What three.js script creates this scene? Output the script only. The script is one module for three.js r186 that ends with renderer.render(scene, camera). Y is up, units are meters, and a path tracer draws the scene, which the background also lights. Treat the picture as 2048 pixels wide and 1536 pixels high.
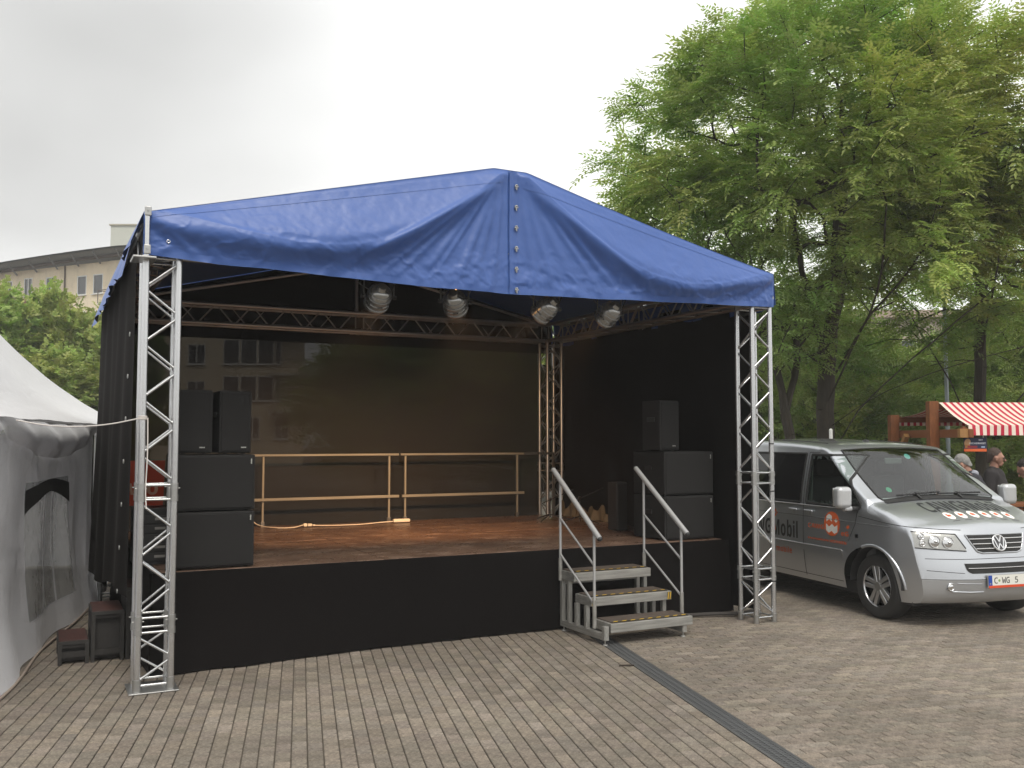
import * as THREE from 'three';
import { RoundedBoxGeometry } from 'three/addons/geometries/RoundedBoxGeometry.js';
import { MarchingCubes } from 'three/addons/objects/MarchingCubes.js';
import { mergeGeometries, mergeVertices } from 'three/addons/utils/BufferGeometryUtils.js';

// ------------------------------------------------------------------ camera, sky, sun, exposure
const scene = new THREE.Scene();
const FOC = 1880, EYE = 1.9, PITCH = Math.atan(112 / FOC);
const camera = new THREE.PerspectiveCamera(2 * Math.atan(768 / FOC) * 180 / Math.PI, 4 / 3, 0.05, 600);
camera.position.set(0, EYE, 0);
camera.rotation.x = PITCH;
scene.add(camera);
const renderer = new THREE.WebGLRenderer({ antialias: true });
renderer.toneMapping = THREE.LinearToneMapping;
renderer.toneMappingExposure = 1.5;
renderer.shadowMap.enabled = true;
scene.fog = new THREE.FogExp2(rgbHaze(), 0.0015);
function rgbHaze() { return new THREE.Color().setRGB(0.88, 0.88, 0.87); }

const V3 = (x, y, z) => new THREE.Vector3(x, y, z);
function rng(seed) { let s = seed >>> 0; return () => { s = (s + 0x6D2B79F5) >>> 0; let t = s; t = Math.imul(t ^ (t >>> 15), t | 1); t ^= t + Math.imul(t ^ (t >>> 7), t | 61); return ((t ^ (t >>> 14)) >>> 0) / 4294967296; }; }
function hash3(x, y, z, s = 0) { let h = Math.imul(x, 374761393) ^ Math.imul(y, 668265263) ^ Math.imul(z, 1274126177) ^ Math.imul(s, 974711); h = Math.imul(h ^ (h >>> 13), 1274126177); return ((h ^ (h >>> 16)) >>> 0) / 4294967296; }
const sm = (t) => t * t * (3 - 2 * t), lerp = (a, b, t) => a + (b - a) * t, clamp = (x, a = 0, b = 1) => Math.min(b, Math.max(a, x));
const sstep = (a, b, x) => sm(clamp((x - a) / (b - a)));
function noise3(x, y, z, s = 0, per = 0) {
  const X = Math.floor(x), Y = Math.floor(y), Z = Math.floor(z), u = sm(x - X), v = sm(y - Y), w = sm(z - Z), m = (k) => per ? ((k % per) + per) % per : k;
  const c = (i, j, k) => hash3(m(X + i), m(Y + j), Z + k, s);
  return lerp(lerp(lerp(c(0, 0, 0), c(1, 0, 0), u), lerp(c(0, 1, 0), c(1, 1, 0), u), v), lerp(lerp(c(0, 0, 1), c(1, 0, 1), u), lerp(c(0, 1, 1), c(1, 1, 1), u), v), w);
}
function fbm(x, y, z, oct = 4, s = 0, per = 0) { let a = 0.5, t = 0, n = 0; for (let i = 0; i < oct; i++) { t += a * noise3(x, y, z, s + i, per); n += a; a *= 0.5; x *= 2; y *= 2; z *= 2; per *= 2; } return t / n; }

{ // overcast sky, thin white cloud with a greyer bank to the left of the stage
  const W = 512, H = 256, data = new Float32Array(W * H * 4), d = V3(0, 0, 0);
  const bank = V3(-0.42, 0.36, -0.86).normalize(), bank2 = V3(-0.62, 0.22, -0.75).normalize();
  for (let j = 0; j < H; j++) for (let i = 0; i < W; i++) {
    const ph = ((i + 0.5) / W - 0.5) * 2 * Math.PI, th = ((j + 0.5) / H - 0.5) * Math.PI;
    d.set(Math.cos(th) * Math.cos(ph), Math.sin(th), Math.cos(th) * Math.sin(ph));
    const el = Math.max(d.y, 0), sx = d.x / (el + 0.25), sz = d.z / (el + 0.25);
    const n = fbm(sx * 1.1 + 3, sz * 1.1 + 8, 0.5, 5, 11), n2 = fbm(sx * 2.6, sz * 2.6, 3.3, 4, 31);
    let L = 0.83 + 0.50 * (n - 0.5) + 0.16 * (n2 - 0.5);
    const b = Math.exp(-Math.pow(Math.acos(clamp(d.dot(bank), -1, 1)) / 0.27, 2)), b2 = Math.exp(-Math.pow(Math.acos(clamp(d.dot(bank2), -1, 1)) / 0.30, 2));
    L -= (0.30 * b + 0.10 * b2) * (0.55 + 0.9 * n2);
    if (d.y < 0) L = 0.35;
    L = Math.max(L, 0.3);
    const k = (j * W + i) * 4;
    data[k] = L * 0.995; data[k + 1] = L * 1.0; data[k + 2] = L * 0.99; data[k + 3] = 1;
  }
  const sky = new THREE.DataTexture(data, W, H, THREE.RGBAFormat, THREE.FloatType);
  sky.mapping = THREE.EquirectangularReflectionMapping; sky.magFilter = THREE.LinearFilter; sky.minFilter = THREE.LinearFilter; sky.needsUpdate = true;
  scene.background = sky; scene.environment = sky;
}
const sun = new THREE.DirectionalLight(new THREE.Color().setRGB(1, 0.94, 0.84), 1.5);
sun.position.set(7, 30, 9); sun.target.position.set(1, 0, -11);
sun.castShadow = true; sun.shadow.radius = 45; sun.shadow.mapSize.set(2048, 2048);
Object.assign(sun.shadow.camera, { left: -28, right: 28, top: 28, bottom: -28, near: 1, far: 120 });
scene.add(sun, sun.target);

// ------------------------------------------------------------------ helpers
function ray(px, py) { const y = -(py - 768) / FOC, c = Math.cos(PITCH), s = Math.sin(PITCH); return V3((px - 1024) / FOC, y * c + s, -c + y * s); }
function G(px, py, h = 0) { const r = ray(px, py), t = (h - EYE) / r.y; return V3(r.x * t, h, r.z * t); }      // photo pixel -> point on a level plane
function atD(px, py, D) { const r = ray(px, py), t = -D / r.z; return V3(r.x * t, EYE + r.y * t, -D); }         // photo pixel -> point at a known distance
const STAGE = 26.8 * Math.PI / 180, SO = G(303, 1376);
const PAVE = 12.65 * Math.PI / 180;
function S(a, y, d) { return V3(SO.x + a * Math.cos(STAGE) - d * Math.sin(STAGE), y, SO.z - a * Math.sin(STAGE) - d * Math.cos(STAGE)); }  // stage: a along the front, d into the depth

const taken = new Map();
function numbered(n) { const k = taken.get(n) ?? 0; taken.set(n, k + 1); return k ? `${n}_${String(k).padStart(3, '0')}` : n; }
function thing(name, label, category, pos = [0, 0, 0], turn = 0, group) {
  const o = new THREE.Group(); o.name = numbered(name); scene.add(o);
  if (pos.isVector3) o.position.copy(pos); else o.position.set(...pos);
  o.rotation.y = turn; o.userData = { label, category }; if (group) o.userData.group = group;
  return o;
}
const onStage = (name, label, category, a, y, d, group) => thing(name, label, category, S(a, y, d), STAGE, group);
function structure(name, o) { o.name = numbered(name); o.userData.kind = 'structure'; scene.add(o); return o; }
function clean(g) { const r = g.index ? g.toNonIndexed() : g; for (const k of Object.keys(r.attributes)) if (!['position', 'normal', 'uv'].includes(k)) r.deleteAttribute(k); if (!r.attributes.uv) r.setAttribute('uv', new THREE.BufferAttribute(new Float32Array(r.attributes.position.count * 2), 2)); if (!r.attributes.normal) r.computeVertexNormals(); return r; }
function join(list) { return Array.isArray(list) ? (list.length === 1 ? list[0] : mergeGeometries(list.map(clean))) : list; }
function mesh(name, geo, mat, parent) { const m = new THREE.Mesh(join(geo), mat); m.name = name; m.castShadow = m.receiveShadow = true; parent.add(m); return m; }
function box(w, h, d, x = 0, y = 0, z = 0) { return new THREE.BoxGeometry(w, h, d).translate(x, y, z); }
function rbox(w, h, d, r, x = 0, y = 0, z = 0, seg = 2) { return new RoundedBoxGeometry(w, h, d, seg, Math.min(r, w / 2.01, h / 2.01, d / 2.01)).translate(x, y, z); }
const UPV = V3(0, 1, 0);
function rod(p, q, r, seg = 8, r2 = r) { const d = q.clone().sub(p), l = d.length(), g = new THREE.CylinderGeometry(r2, r, l, seg, 1); g.applyQuaternion(new THREE.Quaternion().setFromUnitVectors(UPV, d.normalize())); const m = p.clone().add(q).multiplyScalar(0.5); return g.translate(m.x, m.y, m.z); }
function rodS(p, q, s, t = s) { const d = q.clone().sub(p), l = d.length(), g = new THREE.BoxGeometry(s, l, t); g.applyQuaternion(new THREE.Quaternion().setFromUnitVectors(UPV, d.normalize())); const m = p.clone().add(q).multiplyScalar(0.5); return g.translate(m.x, m.y, m.z); }
function pipe(pts, r, seg = 6, n = 0, closed = false) { const c = new THREE.CatmullRomCurve3(pts, closed, 'centripetal'); return new THREE.TubeGeometry(c, n || pts.length * 4, r, seg, closed); }
// a sheet from a function of (u, v); uv in metres when the function gives them
function sheet(nu, nv, f, skip) {
  const P = [], U = [], I = [];
  for (let j = 0; j <= nv; j++) for (let i = 0; i <= nu; i++) { const p = f(i / nu, j / nv); P.push(p[0], p[1], p[2]); U.push(p[3] ?? i / nu, p[4] ?? j / nv); }
  for (let j = 0; j < nv; j++) for (let i = 0; i < nu; i++) { if (skip && skip((i + 0.5) / nu, (j + 0.5) / nv)) continue; const a = j * (nu + 1) + i, b = a + 1, c = a + nu + 1, d = c + 1; I.push(a, b, d, a, d, c); }
  const g = new THREE.BufferGeometry(); g.setAttribute('position', new THREE.Float32BufferAttribute(P, 3)); g.setAttribute('uv', new THREE.Float32BufferAttribute(U, 2)); g.setIndex(I); g.computeVertexNormals(); return g;
}
function extrude(pts, depth, bevel = 0) { const s = new THREE.Shape(pts.map((p) => new THREE.Vector2(p[0], p[1]))); return new THREE.ExtrudeGeometry(s, { depth, bevelEnabled: bevel > 0, bevelSize: bevel, bevelThickness: bevel, bevelSegments: 1, curveSegments: 10 }); }

// ------------------------------------------------------------------ textures and materials
function tex(n, f, srgb = true, rep = 1) {
  const d = new Uint8Array(n * n * 4);
  for (let j = 0; j < n; j++) for (let i = 0; i < n; i++) { const c = f(i / n, j / n), k = (j * n + i) * 4; for (let q = 0; q < 3; q++) d[k + q] = clamp(c[q] ?? c, 0, 1) * 255; d[k + 3] = 255; }
  const t = new THREE.DataTexture(d, n, n); t.wrapS = t.wrapT = THREE.RepeatWrapping; t.magFilter = THREE.LinearFilter; t.minFilter = THREE.LinearMipmapLinearFilter; t.generateMipmaps = true; t.repeat.set(rep, rep); if (srgb) t.colorSpace = THREE.SRGBColorSpace; t.needsUpdate = true; return t;
}
function canvasTex(w, h, draw) { const c = document.createElement('canvas'); c.width = w; c.height = h; draw(c.getContext('2d'), w, h); const t = new THREE.CanvasTexture(c); t.colorSpace = THREE.SRGBColorSpace; t.magFilter = THREE.LinearFilter; return t; }
const rgb = (r, g, b) => new THREE.Color().setRGB(r, g, b);
const mat = (c, roughness = 0.8, metalness = 0, more = {}) => new THREE.MeshStandardMaterial({ color: c, roughness, metalness, side: THREE.DoubleSide, ...more });
const phys = (c, o) => new THREE.MeshPhysicalMaterial({ color: c, side: THREE.DoubleSide, ...o });

const grain = tex(256, (u, v) => { const a = fbm(u * 8, v * 8, 0, 3, 3, 8), b = fbm(u * 64, v * 64, 1, 2, 9, 64); return 0.62 + 0.22 * a + 0.30 * (b - 0.3); });
const grainBump = tex(256, (u, v) => 0.3 + 0.7 * fbm(u * 48, v * 48, 2, 3, 21, 48), false);
const cloudy = tex(256, (u, v) => 0.7 + 0.3 * fbm(u * 5, v * 5, 4, 5, 41, 5));
const weave = tex(128, (u, v) => 0.5 + 0.25 * Math.sin(u * Math.PI * 64) * Math.sin(v * Math.PI * 64) + 0.3 * (noise3(u * 64, v * 64, 0, 5, 64) - 0.5), false);
const wrinkle = tex(256, (u, v) => { const q = fbm(u * 6 + 0.6 * fbm(u * 4, v * 4, 7, 2, 3, 4), v * 6, 1, 4, 61, 6); return 1 - Math.abs(q - 0.5) * 3.4; }, false);
const woodT = tex(256, (u, v) => { const g = fbm(u * 4, v * 24 + 1.5 * fbm(u * 3, v * 3, 0, 2, 2, 3), 0, 4, 71, 4); return [0.80 + 0.25 * (g - 0.5), 0.72 + 0.3 * (g - 0.5), 0.62 + 0.3 * (g - 0.5)]; });
const brushed = tex(128, (u, v) => 0.45 + 0.4 * fbm(u * 4, v * 40, 0, 3, 81, 4), false);
const M = {};
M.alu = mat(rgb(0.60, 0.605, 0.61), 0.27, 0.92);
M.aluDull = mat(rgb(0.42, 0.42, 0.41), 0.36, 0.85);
M.galv = mat(rgb(0.46, 0.45, 0.42), 0.55, 0.55, { map: cloudy });
M.steelDark = mat(rgb(0.16, 0.16, 0.155), 0.45, 0.8);
M.chrome = mat(rgb(0.75, 0.75, 0.75), 0.12, 1);
M.black = mat(rgb(0.018, 0.017, 0.017), 0.75);
M.blackPlastic = mat(rgb(0.02, 0.02, 0.021), 0.45);
M.rubber = mat(rgb(0.022, 0.021, 0.02), 0.8);
M.molton = phys(rgb(0.0058, 0.0048, 0.0047), { roughness: 1, specularIntensity: 0.2, sheen: 0.16, sheenColor: rgb(0.16, 0.15, 0.145), sheenRoughness: 0.6, bumpMap: weave, bumpScale: 0.0015 });
M.moltonOut = M.molton;
M.gauze = mat(rgb(0.0082, 0.0074, 0.0068), 0.95, 0, { transparent: true, opacity: 0.965, bumpMap: weave, bumpScale: 0.001 });
M.white = mat(rgb(0.75, 0.75, 0.73), 0.5);
function shaped(name) { return M[name]; }
// ------------------------------------------------------------------ ground and paving
{
  const g = sheet(80, 80, (u, v) => { const x = (u - 0.5) * 500, z = (v - 0.5) * 500; return [x, -0.016, z, x, z]; });
  const t = cloudy.clone(); t.repeat.set(0.35, 0.35); t.needsUpdate = true;
  const m = new THREE.Mesh(g, mat(rgb(0.17, 0.145, 0.115), 1, 0, { map: t })); m.receiveShadow = true; structure('ground', m);
}
const DR = V3(1.671, 0, -5.578);   // drain centre line where it leaves the frame
function PQ(p, q, y = 0) { return V3(DR.x - Math.sin(PAVE) * p + Math.cos(PAVE) * q, y, DR.z - Math.cos(PAVE) * p - Math.sin(PAVE) * q); }  // p along the drain, q across
{
  const paving = new THREE.Group(); structure('paving', paving);
  const stoneGeo = (lx, lz, k) => {   // slightly bevelled top, open below
    const b = 0.004, h = 0.03, x = lx / 2, z = lz / 2, P = [], N = [], U = [], uo = k * 0.37, vo = k * 0.61;
    const quad = (a, c, d, e) => { const n = V3(0, 0, 0).crossVectors(V3(...c).sub(V3(...a)), V3(...e).sub(V3(...a))).normalize(); for (const q of [a, c, d, a, d, e]) { P.push(...q); N.push(n.x, n.y, n.z); U.push(q[0] * 2.2 + uo, q[2] * 2.2 + q[1] + vo); } };
    const T = [[-x + b, 0, z - b], [x - b, 0, z - b], [x - b, 0, -z + b], [-x + b, 0, -z + b]], E = [[-x, -b, z], [x, -b, z], [x, -b, -z], [-x, -b, -z]], B = E.map((q) => [q[0], -h, q[2]]);
    quad(T[0], T[1], T[2], T[3]);
    for (let i = 0; i < 4; i++) { const j = (i + 1) % 4; quad(E[i], E[j], T[j], T[i]); quad(B[i], B[j], E[j], E[i]); }
    const g = new THREE.BufferGeometry(); g.setAttribute('position', new THREE.Float32BufferAttribute(P, 3)); g.setAttribute('normal', new THREE.Float32BufferAttribute(N, 3)); g.setAttribute('uv', new THREE.Float32BufferAttribute(U, 2)); return g;
  };
  const R = rng(5), stones = [];
  const CW = 0.0965, CL = 0.168, RW = 0.0905, RL = 0.172;
  for (let c = 0; c < 78; c++) {           // left of the drain: columns that run away from the camera
    const q = -0.085 - CW * (c + 0.5), off = R() * CL;
    for (let k = -8; k < 52; k++) stones.push({ p: k * CL + off, q, kind: 0 });
  }
  for (let r = -12; r < 112; r++) {        // right of the drain: rows across, in running bond
    const p = r * RW;
    for (let k = 0; k < 48; k++) { const hf = (r & 1) && !k; stones.push({ p, q: 0.087 + ((r & 1) ? (hf ? RL * 0.25 : RL * k) : RL * (k + 0.5)), kind: 1, sx: hf ? 0.48 : 1 }); }
  }
  for (const s of stones) {
    s.pos = PQ(s.p, s.q); s.D = -s.pos.z; const c = -s.pos.z;
    s.px = 1024 + s.pos.x / Math.max(c, 0.5) * FOC; s.py = 880 + EYE / Math.max(c, 0.5) * FOC;
    s.y = -0.0022 * R(); s.t = [(R() - 0.5) * 0.012, (R() - 0.5) * 0.02, (R() - 0.5) * 0.012];
    // pale worn stones come in drifts, among browner ones
    const n = fbm(s.pos.x * 0.55 + 7, s.pos.z * 0.9, 2, 3, 17), n2 = fbm(s.pos.x * 2.2, s.pos.z * 3.1, 5, 2, 19);
    const pale = sstep(0.46, 0.66, 0.6 * n + 0.4 * n2 + (R() - 0.5) * 0.22), r = R();
    const b = (0.93 + 0.22 * r * r) * (1 + 0.27 * pale);
    s.col = rgb(0.276 * b * (1 + (R() - 0.5) * 0.05), 0.234 * b, 0.188 * b * (1 + (R() - 0.5) * 0.07));
  }
  const inShot = (s) => s.D > 4.5 && s.px > -900 && s.px < 2900 && s.D < 16;
  const vis = stones.filter(inShot), cut = (s) => s.py < 1545 && s.px > -15 && s.px < 2063;
  const near = vis.filter(cut).sort((a, b) => a.D - b.D), big = new Set([...near.filter((s) => !s.kind).slice(0, 150), ...near.filter((s) => s.kind).slice(0, 150)]);
  const geos = [0, 1].map((k) => [0, 1, 2].map((v) => k ? stoneGeo(RL - 0.006, RW - 0.005, v) : stoneGeo(CW - 0.0068, CL - 0.005, v)));
  const stoneMat = (c) => mat(c, 0.93, 0, { map: grain, bumpMap: grainBump, bumpScale: 0.003 });
  const tones = []; for (let i = 0; i < 24; i++) tones.push(null);
  const place = (o, s) => { o.position.set(s.pos.x, s.y, s.pos.z); o.rotation.set(s.t[0], PAVE + s.t[1] * 0.6, s.t[2]); o.scale.set(s.sx ?? 1, 1, 1); };
  const lum = (s) => s.col.g, lo = Math.min(...vis.map(lum)), hi = Math.max(...vis.map(lum));
  for (const s of big) {
    const k = Math.floor(clamp((lum(s) - lo) / (hi - lo), 0, 0.999) * 24); tones[k] ??= stoneMat(s.col);
    const m = mesh(numbered('paving_stone'), geos[s.kind][Math.floor(s.t[1] * 5000 + 500) % 3], tones[k], paving); place(m, s);
  }
  const o = new THREE.Object3D();
  for (const kind of [0, 1]) for (let v = 0; v < 3; v++) {
    const list = vis.filter((s, i) => s.kind === kind && !big.has(s) && Math.floor(s.t[1] * 5000 + 500) % 3 === v);
    const im = new THREE.InstancedMesh(geos[kind][v], stoneMat(rgb(1, 1, 1)), list.length); im.name = numbered('paving_stones_beyond'); im.userData.kind = 'stuff'; im.castShadow = im.receiveShadow = true;
    list.forEach((s, i) => { place(o, s); o.updateMatrix(); im.setMatrixAt(i, o.matrix); im.setColorAt(i, s.col); }); paving.add(im);
  }
  // loose grit and moss in the joints near the drain
}
{ // drain channel of slotted steel grates
  const d = thing('drain_channel', 'narrow grey slotted steel drain running across the paving from the steps', 'drain', PQ(0, 0), PAVE);
  const steel = mat(rgb(0.21, 0.215, 0.22), 0.5, 0.5, { map: cloudy }), edge = mat(rgb(0.2, 0.2, 0.2), 0.45, 0.7);
  mesh('channel_bed', box(0.15, 0.012, 5.6, 0, -0.03, -1.6), M.black, d);
  for (const s of [-1, 1]) mesh('edge_rail', box(0.012, 0.03, 5.6, s * 0.079, -0.013, -1.6), edge, d);
  for (let k = 0; k < 6; k++) {
    const z0 = 1.1 - k * 0.93, parts = [];
    for (const x of [-0.066, -0.022, 0.022, 0.066]) parts.push(box(0.013, 0.012, 0.915, x, -0.006, z0 - 0.46));
    for (let i = 0; i < 31; i++) parts.push(box(0.146, 0.010, 0.019, 0, -0.0075, z0 - 0.012 - i * 0.0297));
    mesh('grate', parts, steel, d);
    mesh('grate_end_bar', box(0.146, 0.011, 0.010, 0, -0.005, z0 + 0.0075), edge, d);
  }
}
mesh('twig', [pipe([V3(0, 0.006, 0), V3(0.06, 0.012, 0.01), V3(0.13, 0.006, -0.005)], 0.006, 5), pipe([V3(0.05, 0.01, 0.008), V3(0.09, 0.012, 0.04)], 0.004, 5)], mat(rgb(0.03, 0.022, 0.016), 0.9), thing('fallen_twig', 'small dark fallen twig lying on paving beside the drain', 'twig', G(1238, 1333, 0), 0.1));

// ------------------------------------------------------------------ trusses
const TH = 0.12, CR = 0.0262;
const chordG = new Map(), unitBrace = new THREE.CylinderGeometry(0.0102, 0.0102, 1, 8, 1), ringG = new THREE.CylinderGeometry(0.031, 0.031, 0.05, 12), collarG = new THREE.CylinderGeometry(0.0285, 0.0285, 0.105, 12), boltG = new THREE.CylinderGeometry(0.005, 0.005, 0.085, 6).rotateZ(Math.PI / 2);
function braceAt(p, q, m, parent) { const b = mesh('brace', unitBrace, m, parent), d = q.clone().sub(p); b.scale.y = d.length(); b.quaternion.setFromUnitVectors(UPV, d.normalize()); b.position.copy(p).add(q).multiplyScalar(0.5); return b; }
// square lattice mast along +y, in sections that end at the heights given
function lattice(o, cuts, m, first = 1, parallel = false) {
  const L = cuts[cuts.length - 1], C = [[-TH, -TH], [TH, -TH], [TH, TH], [-TH, TH]];
  if (!chordG.has(L)) chordG.set(L, new THREE.CylinderGeometry(CR, CR, L, 14).translate(0, L / 2, 0));
  for (const [x, z] of C) { const c = mesh('chord', chordG.get(L), m, o); c.position.set(x, 0, z); }
  for (let s = 0; s < cuts.length - 1; s++) {
    const y0 = cuts[s] + 0.075, y1 = cuts[s + 1] - 0.075, n = Math.max(2, Math.round((y1 - y0) / 0.225));
    for (let f = 0; f < 4; f++) {
      const a = C[f], b = C[(f + 1) % 4], P = (c, y) => V3(c[0], y, c[1]);
      braceAt(P(a, y0 - 0.02), P(b, y0 - 0.02), m, o); braceAt(P(a, y1 + 0.02), P(b, y1 + 0.02), m, o);
      for (let i = 0; i < n; i++) { const t0 = y0 + (y1 - y0) * i / n, t1 = y0 + (y1 - y0) * (i + 1) / n, flip = (i + f + s + first + (parallel && s && f >= 2 ? 1 : 0)) & 1; braceAt(P(flip ? a : b, t0 + 0.01), P(flip ? b : a, t1 - 0.01), m, o); }
    }
    if (s) for (const [x, z] of C) { const g = mesh('coupler', [collarG.clone(), ringG.clone().translate(0, 0.045, 0), ringG.clone().translate(0, -0.045, 0), boltG.clone().translate(0, 0.03, 0), boltG.clone().rotateY(1.57).translate(0, -0.03, 0)], M.aluDull, o); g.position.set(x, cuts[s], z); }
  }
}
{
  const l = onStage('truss_tower', 'square silver lattice truss tower with base plate and bracket post beside white marquee', 'truss tower', 0, 0, 0, 'front truss towers');
  lattice(l, [0.0, 0.5, 1.5, 3.36], M.alu, 0, true);
  mesh('base_plate', rbox(0.36, 0.012, 0.36, 0.005, 0, 0.006, 0), M.aluDull, l);
  for (const [x, z] of [[-TH, TH], [TH, TH]]) mesh('foot_collar', new THREE.CylinderGeometry(0.031, 0.031, 0.09, 14).translate(x, 0.057, z), M.aluDull, l);
  const post = mesh('corner_post', rod(V3(-0.125, 3.3, 0.208), V3(-0.125, 3.655, 0.208), 0.019, 12), M.alu, l);
  for (const y of [3.35, 3.645]) mesh('bracket_plate', [rbox(0.05, 0.072, 0.014, 0.008, -0.125, y, 0.229), new THREE.CylinderGeometry(0.008, 0.008, 0.012, 8).rotateX(1.57).translate(-0.125, y + 0.006, 0.238)], M.aluDull, l);
  mesh('cap_plate', [rbox(0.17, 0.018, 0.26, 0.006, -0.14, 3.292, 0.10)], M.aluDull, l);
  const r = onStage('truss_tower', 'square silver lattice truss tower standing corner-on beside the silver van', 'truss tower', 6.0, 0, 0.0, 'front truss towers');
  lattice(r, [0.0, 0.5, 1.5, 3.36], M.alu, 1);
  for (const [x, z] of [[-TH, TH], [TH, TH], [TH, -TH], [-TH, -TH]]) mesh('foot_collar', new THREE.CylinderGeometry(0.031, 0.027, 0.09, 14).translate(x, 0.045, z), M.aluDull, r);
  mesh('cable_tie', [0.42, 1.36, 1.86].map((y) => new THREE.CylinderGeometry(0.028, 0.028, 0.012, 12).translate(TH, y, TH)), M.black, r);
  mesh('cap_plate', [rbox(0.29, 0.02, 0.29, 0.006, 0, 3.345, 0), rbox(0.05, 0.12, 0.02, 0.005, 0.13, 3.41, 0.15)], M.aluDull, r);
  const b = onStage('truss_tower', 'lattice truss tower at the back corner of the stage lit orange by stage lamps', 'truss tower', 6.02, 0, 4.5, 'rear truss towers');
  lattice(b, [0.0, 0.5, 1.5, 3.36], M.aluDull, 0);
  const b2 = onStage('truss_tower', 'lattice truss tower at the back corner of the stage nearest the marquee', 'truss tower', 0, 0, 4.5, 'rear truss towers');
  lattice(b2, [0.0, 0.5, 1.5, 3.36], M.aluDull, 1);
  // horizontal beams under the roof
  const beam = (label, a, d, len, cuts, along) => {
    const o = onStage('roof_truss', label, 'roof truss', a, 3.485, d, 'horizontal roof trusses');
    o.rotation.order = 'YXZ'; if (along) o.rotation.z = -Math.PI / 2; else o.rotation.x = -Math.PI / 2;
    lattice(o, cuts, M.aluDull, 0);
  };
  beam('horizontal lattice roof truss across the back of the stage above the gauze', 0.16, 4.5, 5.7, [0, 2.85, 5.7], true);
  beam('horizontal lattice roof truss hidden behind the blue front cloth carrying the lamps', 0.16, 0, 5.7, [0, 2.85, 5.7], true);
  beam('horizontal lattice roof truss along the stage side nearest the van', 6.0, 0.16, 4.2, [0, 2.1, 4.2], false);
  beam('horizontal lattice roof truss along the stage side nearest the marquee', 0, 0.16, 4.2, [0, 2.1, 4.2], false);
  const ridge = onStage('ridge_pole', 'long aluminium ridge pole carrying the peak of the blue stage roof', 'pole', 3.0, 0, 0, 'roof poles');
  mesh('pole', rod(V3(0, 4.31, 0.02), V3(0, 4.31, -4.6), 0.025, 10), M.aluDull, ridge);
  for (const z of [-0.02, -4.5]) { mesh('upright', rod(V3(0, 3.64, z), V3(0, 4.3, z), 0.025, 10), M.aluDull, ridge); for (const s of [-1, 1]) mesh('strut', rod(V3(0, 4.27, z), V3(s * 2.9, 3.63, z), 0.02, 8), M.aluDull, ridge); }
}

// ------------------------------------------------------------------ blue stage roof
const PEAK = 3.0, XL = -0.15, XR = 6.15;
function roofTop(a) {
  if (a < PEAK) { const t = clamp((PEAK - a) / (PEAK - XL)); const k = Math.max(0, (t - 0.055) / 0.945); return 4.385 - 0.735 * Math.pow(k, 1.0) ; }
  const t = clamp((a - PEAK) / (XR - PEAK)), k = Math.max(0, (t - 0.055) / 0.945); return 4.385 - 0.715 * k - 0.025 * Math.sin(k * Math.PI);
}
function roofHem(a) { const t = (a - XL) / (XR - XL); return 3.31 - 0.085 * Math.sin(Math.PI * Math.pow(t, 0.9)) + 0.012 * noise3(a * 2.3, 0, 0, 4); }
const seg = (a, y, x0, y0, x1, y1) => { const dx = x1 - x0, dy = y1 - y0, l2 = dx * dx + dy * dy, t = clamp(((a - x0) * dx + (y - y0) * dy) / l2), cx = a - x0 - dx * t, cy = y - y0 - dy * t; return [Math.hypot(cx, cy) * Math.sign(dx * (y - y0) - dy * (a - x0) || 1), t]; };
function swag(a, y, x0, y0, x1, y1, sag, A, pw) {   // cloth that slopes out from the roof edge down to a slack belly, then falls back
  const t = (a - x0) / (x1 - x0); if (t <= 0 || t >= 1) return 0;
  const ys = lerp(y0, y1, t) - sag * Math.pow(Math.sin(Math.PI * Math.pow(t, pw)), 1.05), yt = roofTop(a), e = Math.pow(Math.sin(Math.PI * clamp(t * 0.97 + 0.015)), 0.7), k = y - ys;
  const z = k > 0 ? Math.pow(clamp((yt - y) / Math.max(yt - ys, 0.03)), 1.15) : 0.30 + 0.70 * Math.exp(-Math.pow(k / 0.12, 2));
  const soft = Math.exp(-Math.pow(k / 0.05, 2)) * 0.10;
  return A * e * (z - soft);
}
const folds = [];
{ const R = rng(77); // creases that run from the peak seam, from the two corners
  for (let i = 0; i < 9; i++) folds.push([2.9 - 0.03 * i, 4.28 - 0.02 * i, 2.82 - i * 0.19 - 0.05 * R(), 3.24 + 0.12 * R(), 0.012 + 0.014 * R(), 0.02 + 0.026 * R()]);
  for (let i = 0; i < 7; i++) folds.push([3.1 + 0.03 * i, 4.28 - 0.02 * i, 3.2 + i * 0.23 + 0.05 * R(), 3.25 + 0.12 * R(), 0.010 + 0.012 * R(), 0.02 + 0.026 * R()]);
  for (let i = 0; i < 6; i++) folds.push([-0.1, 3.60, 0.28 + i * 0.20, 3.31 + i * 0.012, 0.022 * (1 - i * 0.08), 0.035 + 0.008 * i]);
  for (let i = 0; i < 3; i++) folds.push([6.1, 3.62, 5.75 - i * 0.25, 3.36 + i * 0.03, 0.014, 0.04]);
}
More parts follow.
